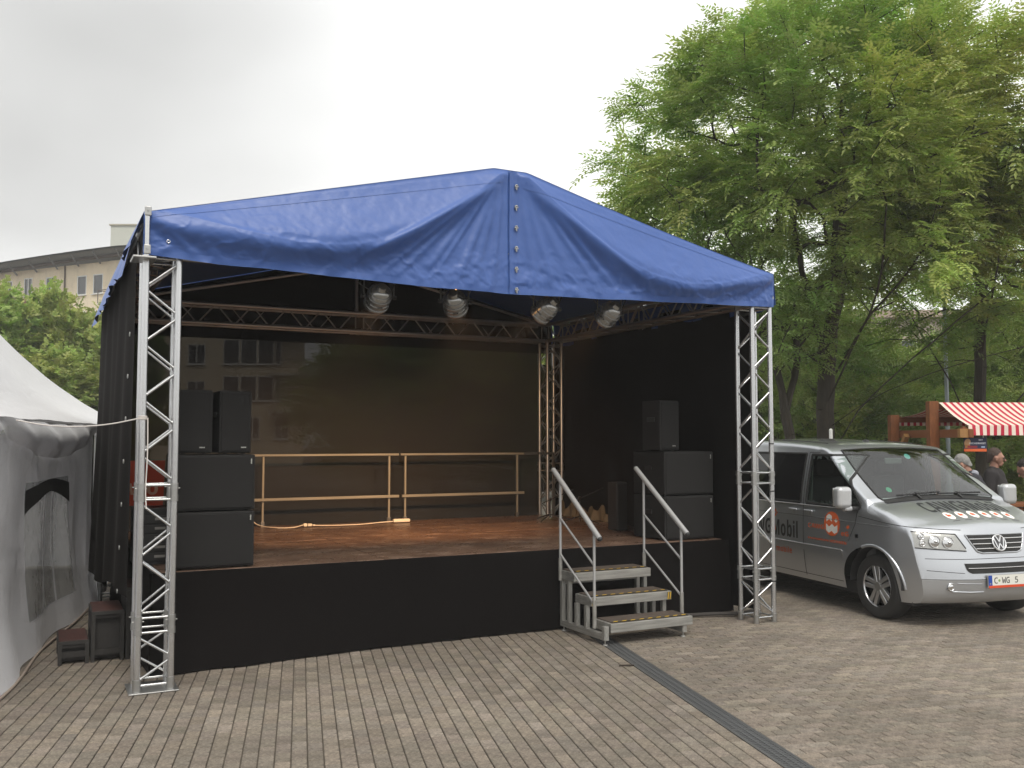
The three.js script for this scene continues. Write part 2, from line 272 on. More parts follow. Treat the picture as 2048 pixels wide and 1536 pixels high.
function frontCloth(a, y) {
  let z = swag(a, y, -0.12, 3.66, 2.97, 4.4, 0.52, 0.20, 1.15) + swag(a, y, 6.13, 3.67, 3.08, 4.4, 0.56, 0.205, 1.08);
  for (const f of folds) { const [d, t] = seg(a, y, f[0], f[1], f[2], f[3]); z += f[4] * Math.exp(-(d / f[5]) * (d / f[5])) * Math.sin(Math.PI * clamp(t * 0.92 + 0.06)); }
  const low = sstep(3.75, 3.3, y);
  z += low * 0.034 * (fbm(a * 6.5, y * 8, 1, 4, 7) - 0.5) + 0.02 * (fbm(a * 1.6, y * 2.4, 2, 3, 9) - 0.5) + 0.006 * (fbm(a * 13, y * 13, 3, 3, 12) - 0.5);
  const cr = fbm(a * 4.2 + y * 2.1, y * 5.5 - a * 1.3, 4, 3, 37); z += (0.06 + 0.8 * low) * 0.010 * (1 - Math.min(1, Math.abs(cr - 0.5) * 9));   // sharp handling creases
  return z;
}
const blueCol = rgb(0.050, 0.110, 0.338);
M.blue = phys(blueCol, { roughness: 0.44, specularIntensity: 0.8, clearcoat: 0.15, clearcoatRoughness: 0.35, bumpMap: (() => { const t = wrinkle.clone(); t.repeat.set(0.5, 0.5); t.needsUpdate = true; return t; })(), bumpScale: 0.0013 });
M.blueFront = M.blue;
{
  const o = onStage('stage_roof_canopy', 'blue tarpaulin stage roof with peaked gable front and laced centre seam', 'canopy', 0, 0, 0);
  const zf = 0.165;   // the cloth hangs just in front of the towers
  const panel = (a0, a1, n) => sheet(n, 90, (u, v) => { const a = lerp(a0, a1, u), y = lerp(roofTop(a), roofHem(a), v), lift = a > 2.85 && a < 3.0 ? 0 : 0; return [a, y, zf + frontCloth(a, y) * sstep(0, 0.05, v) * 1 + lift, a, y]; });
  mesh('front_cloth', panel(XL, PEAK + 0.015, 260), M.blueFront, o);
  mesh('front_cloth', panel(PEAK + 0.02, XR, 260), M.blueFront, o);
  // overlap strip and turn-button fasteners on the seam
  mesh('seam_flap', sheet(4, 60, (u, v) => { const a = 2.985 + u * 0.05, y = lerp(4.37, roofHem(3) + 0.002, v); return [a, y, zf + frontCloth(a, y) + 0.006 + (u < 0.3 ? 0.008 : 0.0), a, y]; }), M.blueFront, o);
  for (let i = 0; i < 6; i++) {
    const y = 4.235 - i * 0.192, z = zf + frontCloth(3.055, y) + 0.008, f = mesh('turn_button', [rbox(0.022, 0.042, 0.006, 0.003, 3.055, y, z + 0.003), rbox(0.038, 0.013, 0.014, 0.004, 3.055, y, z + 0.011), new THREE.SphereGeometry(0.010, 10, 8).translate(3.055, y + 0.011, z + 0.016), rbox(0.010, 0.034, 0.010, 0.003, 3.055, y - 0.017, z + 0.013)], M.aluDull, o);
  }
  const sagR = (a, d) => -0.05 * Math.sin(Math.PI * clamp(d / 4.65)) * Math.sin(Math.PI * clamp((a - XL) / 3.15 % 1)) + 0.012 * (fbm(a * 1.2, d * 1.2, 0, 3, 3) - 0.5);
  const roofHalf = (a0, a1, off) => sheet(60, 40, (u, v) => { const a = lerp(a0, a1, u), d = lerp(-0.168, 4.66, v); return [a, roofTop(a) + sagR(a, d) * sstep(0, 0.1, v) + off, -d, a, d]; });
  mesh('roof_cloth', roofHalf(XL, PEAK, 0), M.blue, o); mesh('roof_cloth', roofHalf(PEAK, XR, 0), M.blue, o);
  // welded hem band and weld lines across the cloth
  mesh('hem_band', sheet(320, 2, (u, v) => { const a = lerp(XL + 0.01, XR - 0.01, u), y = roofHem(a) + 0.055 * v; return [a, y, zf + frontCloth(a, y) + 0.0035, a, y + 3]; }), M.blue, o);
  for (const [p0, p1] of [[[-0.1, 3.60], [2.9, 4.25]], [[3.12, 4.22], [6.1, 3.60]]]) mesh('weld_strip', sheet(120, 1, (u, v) => { const a = lerp(p0[0], p1[0], u), y = Math.min(roofTop(a) - 0.03, lerp(p0[1], p1[1], u)) + 0.022 * v; return [a, y, zf + frontCloth(a, y) + 0.003, a, y + 1]; }), M.blue, o);
  // side valances: the one by the marquee has come loose in flaps
  const flap = (s, d0, d1, x0, drop, flare) => sheet(80, 12, (u, v) => { const d = lerp(d0, d1, u); return [x0 + s * (flare * v + 0.014 * Math.sin(d * 8.5) * v + 0.01 * Math.sin(d * 21) * v), 3.645 + sagR(x0 < 3 ? XL : XR, d) * 0.3 - v * (drop + 0.025 * Math.sin(d * 3.1) + 0.012 * Math.sin(d * 11)), -d, d, v * drop]; });
  const pale = M.blue;
  mesh('side_valance', flap(-1, -0.14, 0.5, XL - 0.004, 0.26, 0.10), pale, o);
  mesh('side_valance', flap(-1, 0.58, 4.66, XL - 0.01, 0.36, 0.10), pale, o);
  mesh('side_valance', flap(1, -0.165, 4.66, XR + 0.004, 0.33, 0.03), pale, o);
  mesh('rear_valance', sheet(60, 6, (u, v) => { const a = lerp(XL, XR, u); return [a, lerp(roofTop(a), 3.32, v), -4.665 - 0.02 * Math.sin(a * 6) * v, a, v]; }), M.blue, o);
  mesh('corner_eyelet', [new THREE.TorusGeometry(0.012, 0.004, 6, 12).translate(0.03, 3.43, zf + 0.03)], M.chrome, o);
}

// ------------------------------------------------------------------ stage platform, skirt, curtains
{
  const fx0 = 0.1, fx1 = 6.0, fd0 = 0.56, fd1 = 4.45, FH = 0.8;
  const o = onStage('stage_platform', 'low stage platform of worn brown plywood decks on dark frames', 'stage', 0, 0, 0);
  const ply = [0, 1, 2].map((k) => { const t = tex(256, (u, v) => { const g = fbm(u * 6 + k, v * 6, k, 4, 50 + k, 6), s = fbm(u * 3, v * 60, k, 3, 90 + k, 3), w = sstep(0.62, 0.72, fbm(u * 9, v * 9, k + 4, 4, 95 + k, 9)); return [0.44 + 0.22 * (g - 0.5) + 0.18 * (s - 0.5) + 0.12 * w, 0.345 + 0.2 * (g - 0.5) + 0.15 * (s - 0.5) + 0.12 * w, 0.29 + 0.18 * (g - 0.5) + 0.13 * (s - 0.5) + 0.12 * w]; }); return mat(rgb(0.80, 0.79, 0.76), 0.6, 0, { map: t, roughnessMap: grain, bumpMap: grainBump, bumpScale: 0.0008 }); });
  const R = rng(8), nd = 4, na = 3, wa = (fx1 - fx0) / na, wd = (fd1 - fd0) / nd;
  for (let i = 0; i < na; i++) for (let j = 0; j < nd; j++) {
    const x = fx0 + (i + 0.5) * wa, z = -(fd0 + (j + 0.5) * wd), h = (R() - 0.5) * 0.006;
    const p = mesh('deck_panel', rbox(wa - 0.006, 0.04, wd - 0.006, 0.003, 0, 0, 0, 1), ply[Math.floor(R() * 3)], o); p.position.set(x, FH - 0.02 + h, z);
    mesh('deck_frame', [box(wa - 0.01, 0.09, 0.04, x, FH - 0.087, z - wd / 2 + 0.03), box(wa - 0.01, 0.09, 0.04, x, FH - 0.087, z + wd / 2 - 0.03)], M.steelDark, o);
    for (const sx of [-1, 1]) for (const sz of [-1, 1]) mesh('leg', box(0.045, FH - 0.13, 0.045, x + sx * (wa / 2 - 0.06), (FH - 0.13) / 2, z + sz * (wd / 2 - 0.06)), M.steelDark, o);
  }
  const sk = onStage('stage_skirt', 'black cloth skirt hanging round the stage platform to the paving', 'skirt', 0, 0, 0);
  mesh('front_skirt', sheet(200, 24, (u, v) => { const a = lerp(0.02, 6.08, u), y = lerp(0.80, 0.012, v), flare = 0.16 * v * v * sstep(2.2, 0.6, a) ; return [a, y, -0.53 + flare + 0.012 * Math.sin(a * 3.1 + 1) * v + 0.01 * fbm(a * 3, y * 3, 0, 3, 6) + 0.012 * Math.pow(Math.abs(Math.sin(a * 5.3 + Math.sin(a * 2.1))), 3) * (0.25 + 0.75 * v) + 0.02 * v * Math.sin(a * 9) * sstep(1.6, 0.2, a), a, y]; }), M.molton, sk);
  mesh('side_skirt', sheet(80, 12, (u, v) => { const d = lerp(0.45, 4.5, u), y = lerp(0.8, 0.012, v); return [0.04 - 0.04 * v + 0.015 * Math.sin(d * 4) * v, y, -d, d, y]; }), M.molton, sk);
  mesh('side_skirt', sheet(80, 12, (u, v) => { const d = lerp(0.5, 4.5, u), y = lerp(0.8, 0.012, v); return [6.06 + 0.03 * v + 0.015 * Math.sin(d * 4) * v, y, -d, d, y]; }), M.molton, sk);
  mesh('hem_fold', pipe([V3(5.35, 0.02, -0.5), V3(5.7, 0.035, -0.36), V3(6.0, 0.03, -0.28), V3(6.3, 0.02, -0.4)], 0.02, 6), mat(rgb(0.05, 0.045, 0.042), 0.9), sk);
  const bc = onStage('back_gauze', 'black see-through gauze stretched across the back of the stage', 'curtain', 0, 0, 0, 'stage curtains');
  mesh('gauze', sheet(120, 30, (u, v) => { const a = lerp(-0.1, 6.3, u), y = lerp(3.42, 0.55, v); return [a, y, -4.66 + 0.008 * Math.sin(a * 5), a, y]; }, (u, v) => { const a = lerp(-0.1, 6.3, u), y = lerp(3.42, 0.55, v); return a > 5.95 && (y < 1.08 || (y > 3.05 && a < 6.1)); }), M.gauze, bc);
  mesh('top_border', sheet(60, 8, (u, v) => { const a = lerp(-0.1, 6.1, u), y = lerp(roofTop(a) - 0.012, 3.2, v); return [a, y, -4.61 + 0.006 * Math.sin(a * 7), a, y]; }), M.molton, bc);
  const lc = onStage('side_curtain', 'dark grey side curtain with eyelets hanging beside the white marquee', 'curtain', 0, 0, 0, 'stage curtains');
  mesh('curtain_cloth', sheet(120, 30, (u, v) => { const d = lerp(0.24, 4.7, u), y = lerp(3.46, 0.66 - 0.25 * sstep(1.2, 2.4, d), v); return [-0.165 - 0.06 * v + 0.022 * Math.sin(d * 7.3) * (0.3 + 0.7 * v) + 0.03 * Math.sin(d * 2.6 + 1) * v, y, -d, d, y]; }), M.moltonOut, lc);
  for (let i = 0; i < 7; i++) { const y = 2.75 - i * 0.34; const e = mesh('eyelet', new THREE.TorusGeometry(0.014, 0.005, 6, 14).rotateY(Math.PI / 2), M.aluDull, lc); e.position.set(-0.192 - 0.008 * i, y, -0.30); }
  const rc = onStage('side_curtain', 'black side curtain behind the tower nearest the silver van', 'curtain', 0, 0, 0, 'stage curtains');
  mesh('curtain_cloth', sheet(120, 24, (u, v) => { const d = lerp(0.22, 4.62, u), y = lerp(3.5, 0.06, v); return [6.17 + 0.02 * Math.sin(d * 6.3) * (0.4 + v), y, -d, d, y]; }), M.molton, rc);
}
// ------------------------------------------------------------------ things on and round the stage
const cabMat = mat(rgb(0.007, 0.0065, 0.0065), 0.8, 0, { bumpMap: grainBump, bumpScale: 0.0006 });
const clothGrille = mat(rgb(0.0078, 0.0072, 0.0072), 0.9, 0, { bumpMap: weave, bumpScale: 0.001 });
const logoT = canvasTex(256, 96, (c, w, h) => { c.fillStyle = '#0b0b0b'; c.fillRect(0, 0, w, h); c.fillStyle = '#d8d8d2'; c.font = 'italic bold 84px sans-serif'; c.textAlign = 'center'; c.textBaseline = 'middle'; c.fillText('nova', w / 2, h / 2 - 4); });
const logoM = mat(rgb(1, 1, 1), 0.5, 0, { map: logoT });
function speaker(label, a, y, d, w, h, dp, logo, turn, group, kind) {
  const o = onStage(kind, label, 'loudspeaker', a, y, d, group); o.rotation.y += turn;
  mesh('cabinet', rbox(w, h, dp, 0.012, 0, h / 2, -dp / 2), cabMat, o);
  mesh('front_grille', rbox(w - 0.035, h - 0.035, 0.014, 0.006, 0, h / 2, 0.003), clothGrille, o);
  const lg = new THREE.PlaneGeometry(0.058, 0.02); if (logo[2]) lg.rotateZ(-Math.PI / 2);
  mesh('logo_badge', lg.translate(logo[0], logo[1], 0.0125), logoM, o);
  for (const s of [-1, 1]) mesh('side_handle', rbox(0.012, 0.05, 0.13, 0.005, s * (w / 2 + 0.002), h * 0.62, -dp / 2), M.blackPlastic, o);
  for (const sx of [-1, 1]) for (const sz of [0.05, dp - 0.05]) mesh('rubber_foot', new THREE.CylinderGeometry(0.016, 0.018, 0.012, 8).translate(sx * (w / 2 - 0.06), -0.002, -sz), M.rubber, o);
  return o;
}
const lg1 = [0.3, 0.42, 1];
speaker('lower black bass speaker of the stack beside the lattice tower with the base plate', 0.545, 0.81, 0.60, 0.67, 0.475, 0.6, lg1, 0, 'bass speakers', 'bass_speaker');
speaker('upper black bass speaker below two slim loudspeakers', 0.545, 1.297, 0.60, 0.67, 0.475, 0.6, lg1, 0, 'bass speakers', 'bass_speaker');
speaker('black top loudspeaker on bass stack closest to the base plate tower', 0.375, 1.786, 0.66, 0.295, 0.545, 0.34, [0.06, 0.05, 0], 0.02, 'top speakers', 'top_speaker');
speaker('black top loudspeaker on bass stack closest to the yellow back railing', 0.715, 1.786, 0.66, 0.275, 0.545, 0.34, [0.07, 0.05, 0], 0.02, 'top speakers', 'top_speaker');
speaker('lower black bass speaker of the stack behind the metal steps', 5.62, 0.81, 0.64, 0.67, 0.475, 0.6, [0.29, 0.42, 1], 0, 'bass speakers', 'bass_speaker');
speaker('upper black bass speaker behind the metal steps carrying one loudspeaker', 5.62, 1.297, 0.64, 0.67, 0.475, 0.6, [0.29, 0.42, 1], 0, 'bass speakers', 'bass_speaker');
speaker('single black top loudspeaker on the bass stack near the van', 5.42, 1.786, 0.72, 0.28, 0.55, 0.30, [0.05, 0.05, 0], 0.1, 'top speakers', 'top_speaker');
{
  const o = onStage('column_speaker', 'tall narrow black box standing on the stage deck behind the steps', 'loudspeaker', 5.50, 0.81, 1.9, 'top speakers');
  mesh('cabinet', rbox(0.16, 0.58, 0.2, 0.012, 0, 0.29, 0), mat(rgb(0.016, 0.016, 0.018), 0.7), o); mesh('front_grille', rbox(0.13, 0.54, 0.012, 0.005, 0, 0.29, 0.104), clothGrille, o);
}
// guard railing at the back: two sections
{
  const ry = mat(rgb(0.33, 0.32, 0.27), 0.6, 0.2, { map: cloudy });
  const rail = (label, a0, a1, posts) => {
    const o = onStage('guard_rail', label, 'railing', (a0 + a1) / 2, 0.8, 4.3, 'guard railings'), c = (a0 + a1) / 2;
    mesh('top_rail', rbox(a1 - a0, 0.028, 0.028, 0.005, 0, 0.905, 0.018), ry, o);
    mesh('middle_rail', rbox(a1 - a0 - 0.02, 0.036, 0.028, 0.005, 0.01, 0.345, 0.032), ry, o);
    for (const p of posts) { mesh('post', rbox(0.027, 0.89, 0.027, 0.005, p - c, 0.443, -0.012), ry, o); mesh('clamp', rbox(0.05, 0.07, 0.035, 0.005, p - c, 0.03, -0.015), M.steelDark, o); }
  };
  rail('yellowish guard rail section on the stage back beside the bass speakers', 1.55, 3.545, [1.74, 3.42]);
  rail('yellowish guard rail section on the stage back beside the rear tower', 3.57, 5.45, [3.65, 5.36]);
  const dark = onStage('dark_rail', 'dark guard rail section in the back corner of the stage', 'railing', 5.7, 0.8, 4.36, 'guard railings');
  mesh('top_rail', rbox(0.5, 0.034, 0.03, 0.005, 0.05, 0.905, 0), M.steelDark, dark); mesh('post', rbox(0.03, 0.89, 0.03, 0.005, 0.28, 0.445, 0.002), M.steelDark, dark);
}
{ // white power strip, its lead and a plug
  const w = mat(rgb(0.72, 0.66, 0.55), 0.5);
  const o = onStage('power_strip', 'white power strip lying on the stage deck under the railing', 'power strip', 3.53, 0.806, 4.12);
  mesh('housing', rbox(0.235, 0.045, 0.055, 0.014, 0, 0.024, 0), w, o);
  for (let i = 0; i < 4; i++) mesh('socket', new THREE.CylinderGeometry(0.018, 0.018, 0.004, 14).translate(-0.08 + i * 0.053, 0.0475, 0), mat(rgb(0.3, 0.28, 0.25), 0.6), o);
  const c = onStage('white_cable', 'white cable running along the back of the stage deck to the power strip', 'cable', 0, 0.8, 0);
  mesh('lead', pipe([V3(3.41, 0.022, -4.12), V3(3.2, 0.016, -4.10), V3(2.9, 0.014, -3.98), V3(2.5, 0.014, -4.02), V3(2.32, 0.02, -4.05)], 0.0065, 6, 40), w, c);
  mesh('lead', pipe([V3(2.2, 0.03, -4.06), V3(2.05, 0.014, -3.95), V3(1.85, 0.014, -3.98), V3(1.66, 0.04, -4.2), V3(1.58, 0.10, -4.28), V3(1.5, 0.03, -4.2)], 0.0065, 6, 40), w, c);
  mesh('coupling', [rbox(0.06, 0.036, 0.036, 0.012, 2.28, 0.026, -4.055), rbox(0.05, 0.042, 0.042, 0.012, 2.22, 0.028, -4.058), rbox(0.03, 0.02, 0.02, 0.006, 2.33, 0.022, -4.05)], w, c);
}
{ // two microphone stands left on the deck in the back corner
  const stand = (label, a, d, h, tilt) => {
    const o = onStage('microphone_stand', label, 'microphone stand', a, 0.8, d, 'microphone stands');
    mesh('pole', rod(V3(0, 0.05, 0), V3(0, h, 0), 0.009, 8), M.blackPlastic, o);
    for (let i = 0; i < 3; i++) { const t = i * 2.094 + tilt; mesh('leg', rod(V3(0, 0.09, 0), V3(Math.cos(t) * 0.3, 0.012, Math.sin(t) * 0.3), 0.008, 6), M.blackPlastic, o); }
    mesh('boom', rod(V3(-0.12, h - 0.06, 0), V3(0.34, h + 0.12, 0.05), 0.007, 6), M.blackPlastic, o); mesh('clutch', rbox(0.035, 0.045, 0.035, 0.01, 0, h - 0.01, 0), M.blackPlastic, o);
  };
  stand('folded black microphone stand by the rear tower', 5.45, 3.5, 0.30, 0.4); stand('folded black microphone stand near the tan tarpaulin', 5.62, 3.0, 0.34, 1.1);
  const t = onStage('tan_tarpaulin', 'creased tan tarpaulin hung low along the stage side in the lamp light', 'tarpaulin', 6.02, 0.8, 3.0);
  mesh('cloth', sheet(80, 16, (u, v) => { const d = lerp(1.25, -0.35, u), fold = Math.sin(d * 17) * 0.03 + 0.02 * Math.sin(d * 41); return [fold * (0.5 + v), lerp(0.12 + 0.10 * fbm(d * 6, 0, 0, 3, 5) + 0.05 * Math.sin(d * 23), 0.004, v), -d, d, v]; }), mat(rgb(0.115, 0.095, 0.06), 0.7), t);
}
// ------------------------------------------------------------------ stage lamps
function lamp(label, a, aim, roll, power) {
  const o = onStage('stage_lamp', label, 'stage lamp', a, 3.38, 0.1, 'stage lamps');
  const body = mat(rgb(0.40, 0.40, 0.39), 0.26, 0.8), tgt = V3(aim[0] - a, aim[1] - 3.38, -(aim[2] - 0.1)), c = V3(0, -0.215, 0), ax = tgt.clone().sub(c).normalize(), q = new THREE.Quaternion().setFromUnitVectors(V3(0, 0, -1), ax);
  const put = (m) => { m.quaternion.copy(q); m.position.copy(c); m.scale.setScalar(0.88); return m; };
  const lathe = (pts, seg = 28) => new THREE.LatheGeometry(pts.map((p) => new THREE.Vector2(p[0], p[1])), seg).rotateX(-Math.PI / 2);
  put(mesh('housing', lathe([[0.0, -0.13], [0.05, -0.128], [0.085, -0.105], [0.112, -0.06], [0.122, 0.0], [0.122, 0.09], [0.13, 0.10], [0.13, 0.125], [0.116, 0.125], [0.112, 0.02]]), body, o));
  put(mesh('cooling_fin', [0.1, 0.04, -0.02, -0.07].map((z, i) => new THREE.TorusGeometry([0.126, 0.126, 0.124, 0.108][i], 0.005, 6, 32).translate(0, 0, -z + 0.01)), body, o));
  put(mesh('vent_slot', [0, 1, 2, 3, 4, 5].map((i) => rbox(0.055, 0.016, 0.012, 0.003, 0, 0.121, -0.03).rotateZ(i * 1.047)), M.black, o));
  put(mesh('rear_cap', [new THREE.CylinderGeometry(0.045, 0.06, 0.05, 16).rotateX(Math.PI / 2).translate(0, 0, 0.14), rbox(0.05, 0.03, 0.05, 0.006, 0, 0.05, 0.12)], body, o));
  put(mesh('lens', new THREE.CircleGeometry(0.108, 28).rotateY(Math.PI).translate(0, 0, -0.112), new THREE.MeshStandardMaterial({ color: rgb(0.9, 0.6, 0.3), emissive: rgb(1, 0.5, 0.16), emissiveIntensity: 5, side: THREE.DoubleSide }), o));
  put(mesh('vent_glow', [1.25].map((t) => new THREE.SphereGeometry(0.0075, 8, 6).translate(Math.cos(t) * 0.092, Math.sin(t) * 0.092, 0.098)), new THREE.MeshStandardMaterial({ color: rgb(0.8, 0.5, 0.2), emissive: rgb(1, 0.48, 0.14), emissiveIntensity: 1.6 }), o));
  mesh('yoke', [pipe([V3(-0.138, -0.215, 0), V3(-0.138, -0.1, 0), V3(-0.13, -0.03, 0), V3(0, -0.02, 0), V3(0.13, -0.03, 0), V3(0.138, -0.1, 0), V3(0.138, -0.215, 0)], 0.008, 6, 40)], M.steelDark, o);
  mesh('knob', [-1, 1].map((s) => new THREE.CylinderGeometry(0.018, 0.018, 0.03, 10).rotateZ(1.57).translate(s * 0.148, -0.215, 0)), M.blackPlastic, o);
  mesh('hook_clamp', [rbox(0.04, 0.05, 0.04, 0.008, 0, 0.005, 0), new THREE.TorusGeometry(0.032, 0.01, 6, 14).translate(0, 0.04, 0)], M.steelDark, o);
  mesh('power_cable', pipe([c.clone().addScaledVector(ax, -0.14), V3(0.05, -0.2, 0.13), V3(0.12, -0.06, 0.12), V3(0.16, 0.08, 0.06)], 0.006, 5, 24), M.black, o);
  mesh('safety_chain', pipe([V3(-0.1, -0.16, 0.02), V3(-0.2, -0.1, 0.03), V3(-0.17, 0.06, 0.02)], 0.004, 5, 16), M.steelDark, o);
  const l = new THREE.SpotLight(rgb(1, 0.58, 0.29), power, 0, 0.56, 0.9, 2);
  l.position.copy(c).addScaledVector(ax, 0.135); l.target.position.copy(tgt); l.castShadow = true; l.shadow.radius = 4; o.add(l, l.target);
}
lamp('grey stage lamp under the blue cloth, first from the base plate tower', 1.83, [2.0, 0.85, 4.0], 0, 24);
lamp('grey stage lamp under the blue cloth, second from the base plate tower', 2.56, [4.9, 0.85, 4.0], 0, 26);
lamp('grey tilted stage lamp under the blue cloth, second from the van side tower', 3.52, [2.3, 0.85, 3.9], 0, 22);
lamp('grey tilted stage lamp under the blue cloth, first from the van side tower', 4.24, [3.5, 0.85, 3.9], 0, 22);

// ------------------------------------------------------------------ metal steps with handrails
{
  const o = onStage('metal_steps', 'galvanised three-tread steps with grey handrails leading up to the stage', 'steps', 4.36, 0, 0.52), W = 0.94, x0 = -W / 2, x1 = W / 2;
  const treadTop = mat(rgb(0.115, 0.088, 0.07), 0.75, 0, { map: cloudy, bumpMap: grainBump, bumpScale: 0.002 });
  const tape = mat(rgb(1, 1, 1), 0.6, 0, { map: (() => { const t = canvasTex(128, 32, (c) => { c.fillStyle = '#3b3730'; c.fillRect(0, 0, 128, 32); c.fillStyle = '#c9a431'; for (const k of [-64, 0, 64, 128]) { c.beginPath(); c.moveTo(k, 32); c.lineTo(k + 32, 32); c.lineTo(k + 56, 0); c.lineTo(k + 24, 0); c.fill(); } }); t.wrapS = THREE.RepeatWrapping; return t; })() });
  const treads = [[0.60, 0.00, 0.30, -0.015, W - 0.03], [0.40, 0.27, 0.57, 0.03, W], [0.20, 0.55, 0.86, 0.065, W]];
  treads.forEach(([h, z0, z1, dx, w], i) => {
    const t = mesh('tread', rbox(w, 0.085, z1 - z0, 0.006, dx, h - 0.045, (z0 + z1) / 2), M.galv, o);
    mesh('tread_surface', box(w - 0.06, 0.012, z1 - z0 - 0.05, dx, h + 0.001, (z0 + z1) / 2 - 0.005), treadTop, t);
    const tg = new THREE.PlaneGeometry(w - 0.06, 0.03).rotateX(-Math.PI / 2).translate(dx, h + 0.0105, z1 - 0.035); for (let k = 0; k < 4; k++) tg.attributes.uv.setX(k, tg.attributes.uv.getX(k) * 4.5);
    mesh('hazard_tape', tg, tape, t);
    if (i === 1) for (const s of [-1, 1]) { const g = new THREE.PlaneGeometry(0.05, 0.07); mesh('hazard_patch', g.translate(dx + s * (w / 2 - 0.03), h - 0.045, z1 + 0.004), tape, t); }
  });
  for (const s of [-1, 1]) {
    const x = s * (W / 2 - 0.025);
    mesh('bottom_rail', rbox(0.045, 0.06, 0.83, 0.005, x, 0.075, 0.43), M.galv, o);
    for (const [z, h] of [[0.04, 0.52], [0.17, 0.515], [0.32, 0.315], [0.50, 0.315]]) mesh('upright', rbox(0.042, h - 0.1, 0.045, 0.004, x + s * 0.001, 0.1 + (h - 0.1) / 2, z), M.galv, o);
    for (const z of [0.06, 0.82]) mesh('levelling_foot', [new THREE.CylinderGeometry(0.008, 0.008, 0.05, 8).translate(x, 0.026, z), new THREE.CylinderGeometry(0.022, 0.025, 0.01, 10).translate(x, 0.005, z)], M.galv, o);
    mesh('front_leg', rbox(0.05, 0.13, 0.05, 0.004, x, 0.11, 0.825), M.galv, o);
    // handrail
    const xr = s * (W / 2 + 0.035) + 0.02, hr = new THREE.Group(); hr.name = 'handrail'; o.add(hr);
    const P = (y, z) => V3(xr, y, z), rail = mat(rgb(0.42, 0.42, 0.42), 0.5, 0.45), zt = 0.06, zb = 0.70, yt = 1.50, yb = 1.05, dir = (yt - yb) / (zb - zt);
    mesh('rail_tube', rod(P(yt + dir * 0.14, zt - 0.14), P(yb - dir * 0.10, zb + 0.10), 0.026, 14), rail, hr);
    for (const [z, y] of [[zt - 0.14, yt + dir * 0.14], [zb + 0.10, yb - dir * 0.10]]) mesh('end_cap', new THREE.SphereGeometry(0.0255, 10, 8).translate(xr, y, z), M.blackPlastic, hr);
    mesh('post', rod(P(0.56, zt), P(yt, zt), 0.014, 10), rail, hr); mesh('post', rod(P(0.20, zb), P(yb, zb), 0.014, 10), rail, hr);
    mesh('socket', rod(P(0.5, zt), P(0.72, zt), 0.02, 10), M.galv, hr); mesh('socket', rod(P(0.14, zb), P(0.40, zb), 0.02, 10), M.galv, hr);
    for (const k of [0.36, 0.72]) mesh('brace_tube', rod(P(yt - k - 0.02, zt), P(yb - k + 0.03, zb), 0.011, 8), rail, hr);
  }
  mesh('cross_bar', rbox(W - 0.05, 0.05, 0.04, 0.004, 0, 0.48, 0.03), M.galv, o);
}
// ------------------------------------------------------------------ dark side steps, rack, banner, rope
{
  const o = onStage('wooden_side_steps', 'dark red topped wooden side steps between marquee and lattice tower', 'steps', -0.63, 0, 1.12);
  const red = mat(rgb(0.075, 0.026, 0.02), 0.6, 0, { map: cloudy, bumpMap: grainBump, bumpScale: 0.001 }), edge = mat(rgb(0.05, 0.048, 0.046), 0.45, 0.5), side = mat(rgb(0.022, 0.02, 0.019), 0.7);
  const st = [[0.0, 0.20, 0.24], [0.255, 0.43, 0.26], [0.53, 0.62, 0.3]];
  for (const [x, h, w] of st) {
    mesh('step_body', [box(w, 0.05, 0.55, x + w / 2, h - 0.04, -0.28), box(w, 0.05, 0.02, x + w / 2, 0.08, -0.012), box(w - 0.03, h - 0.07, 0.016, x + w / 2, (h - 0.07) / 2 + 0.02, -0.05), box(0.016, h - 0.07, 0.5, x + 0.012, (h - 0.07) / 2 + 0.02, -0.28)], side, o);
    mesh('step_top', rbox(w - 0.02, 0.012, 0.53, 0.003, x + w / 2, h - 0.007, -0.28), red, o);
    mesh('step_edge', [box(w, 0.028, 0.012, x + w / 2, h - 0.018, 0.004)], edge, o);
    for (const [dx, dz] of [[0.015, 0], [w - 0.015, 0], [0.015, -0.54], [w - 0.015, -0.54]]) mesh('leg', box(0.03, h - 0.03, 0.03, x + dx, (h - 0.03) / 2, dz), edge, o);
  }
  const rk = onStage('amplifier_rack', 'black amplifier rack with silver front panels standing behind the lattice tower', 'rack', 0.10, 0.8, 1.1);
  mesh('case', rbox(0.3, 0.5, 0.4, 0.01, 0, 0.25, -0.2), M.blackPlastic, rk);
  for (let i = 0; i < 5; i++) { mesh('panel', rbox(0.26, 0.07, 0.012, 0.003, 0, 0.07 + i * 0.082, 0.006), mat(rgb(0.03, 0.03, 0.03), 0.4), rk); mesh('label_strip', box(0.09, 0.022, 0.003, 0.06, 0.075 + i * 0.082, 0.0145), mat(rgb(0.35, 0.34, 0.32), 0.5, 0.3), rk); }
  const bt = canvasTex(512, 640, (c, w, h) => { c.fillStyle = '#c8421f'; c.fillRect(0, 0, w, h); c.fillStyle = '#d8a489'; c.font = 'bold 300px sans-serif'; c.textBaseline = 'middle'; c.fillText('wo', 25, 380); });
  const b = onStage('orange_banner', 'orange banner with pale letters hanging behind the lattice tower', 'banner', 0.10, 1.30, 1.45);
  mesh('cloth', sheet(24, 24, (u, v) => { const x = lerp(-0.19, 0.13, u) - 0.015 * (1 - v), y = lerp(0, 0.41, v); return [x, y, 0.02 * Math.sin(x * 12) + 0.015 * Math.sin(y * 9 + x * 5), u, v]; }), mat(rgb(1, 1, 1), 0.75, 0, { map: bt }), b);
  mesh('cord', rod(V3(-0.05, 0.40, 0.01), V3(-0.05, 1.0, -0.02), 0.004, 5), mat(rgb(0.25, 0.2, 0.12), 0.8), b);
}
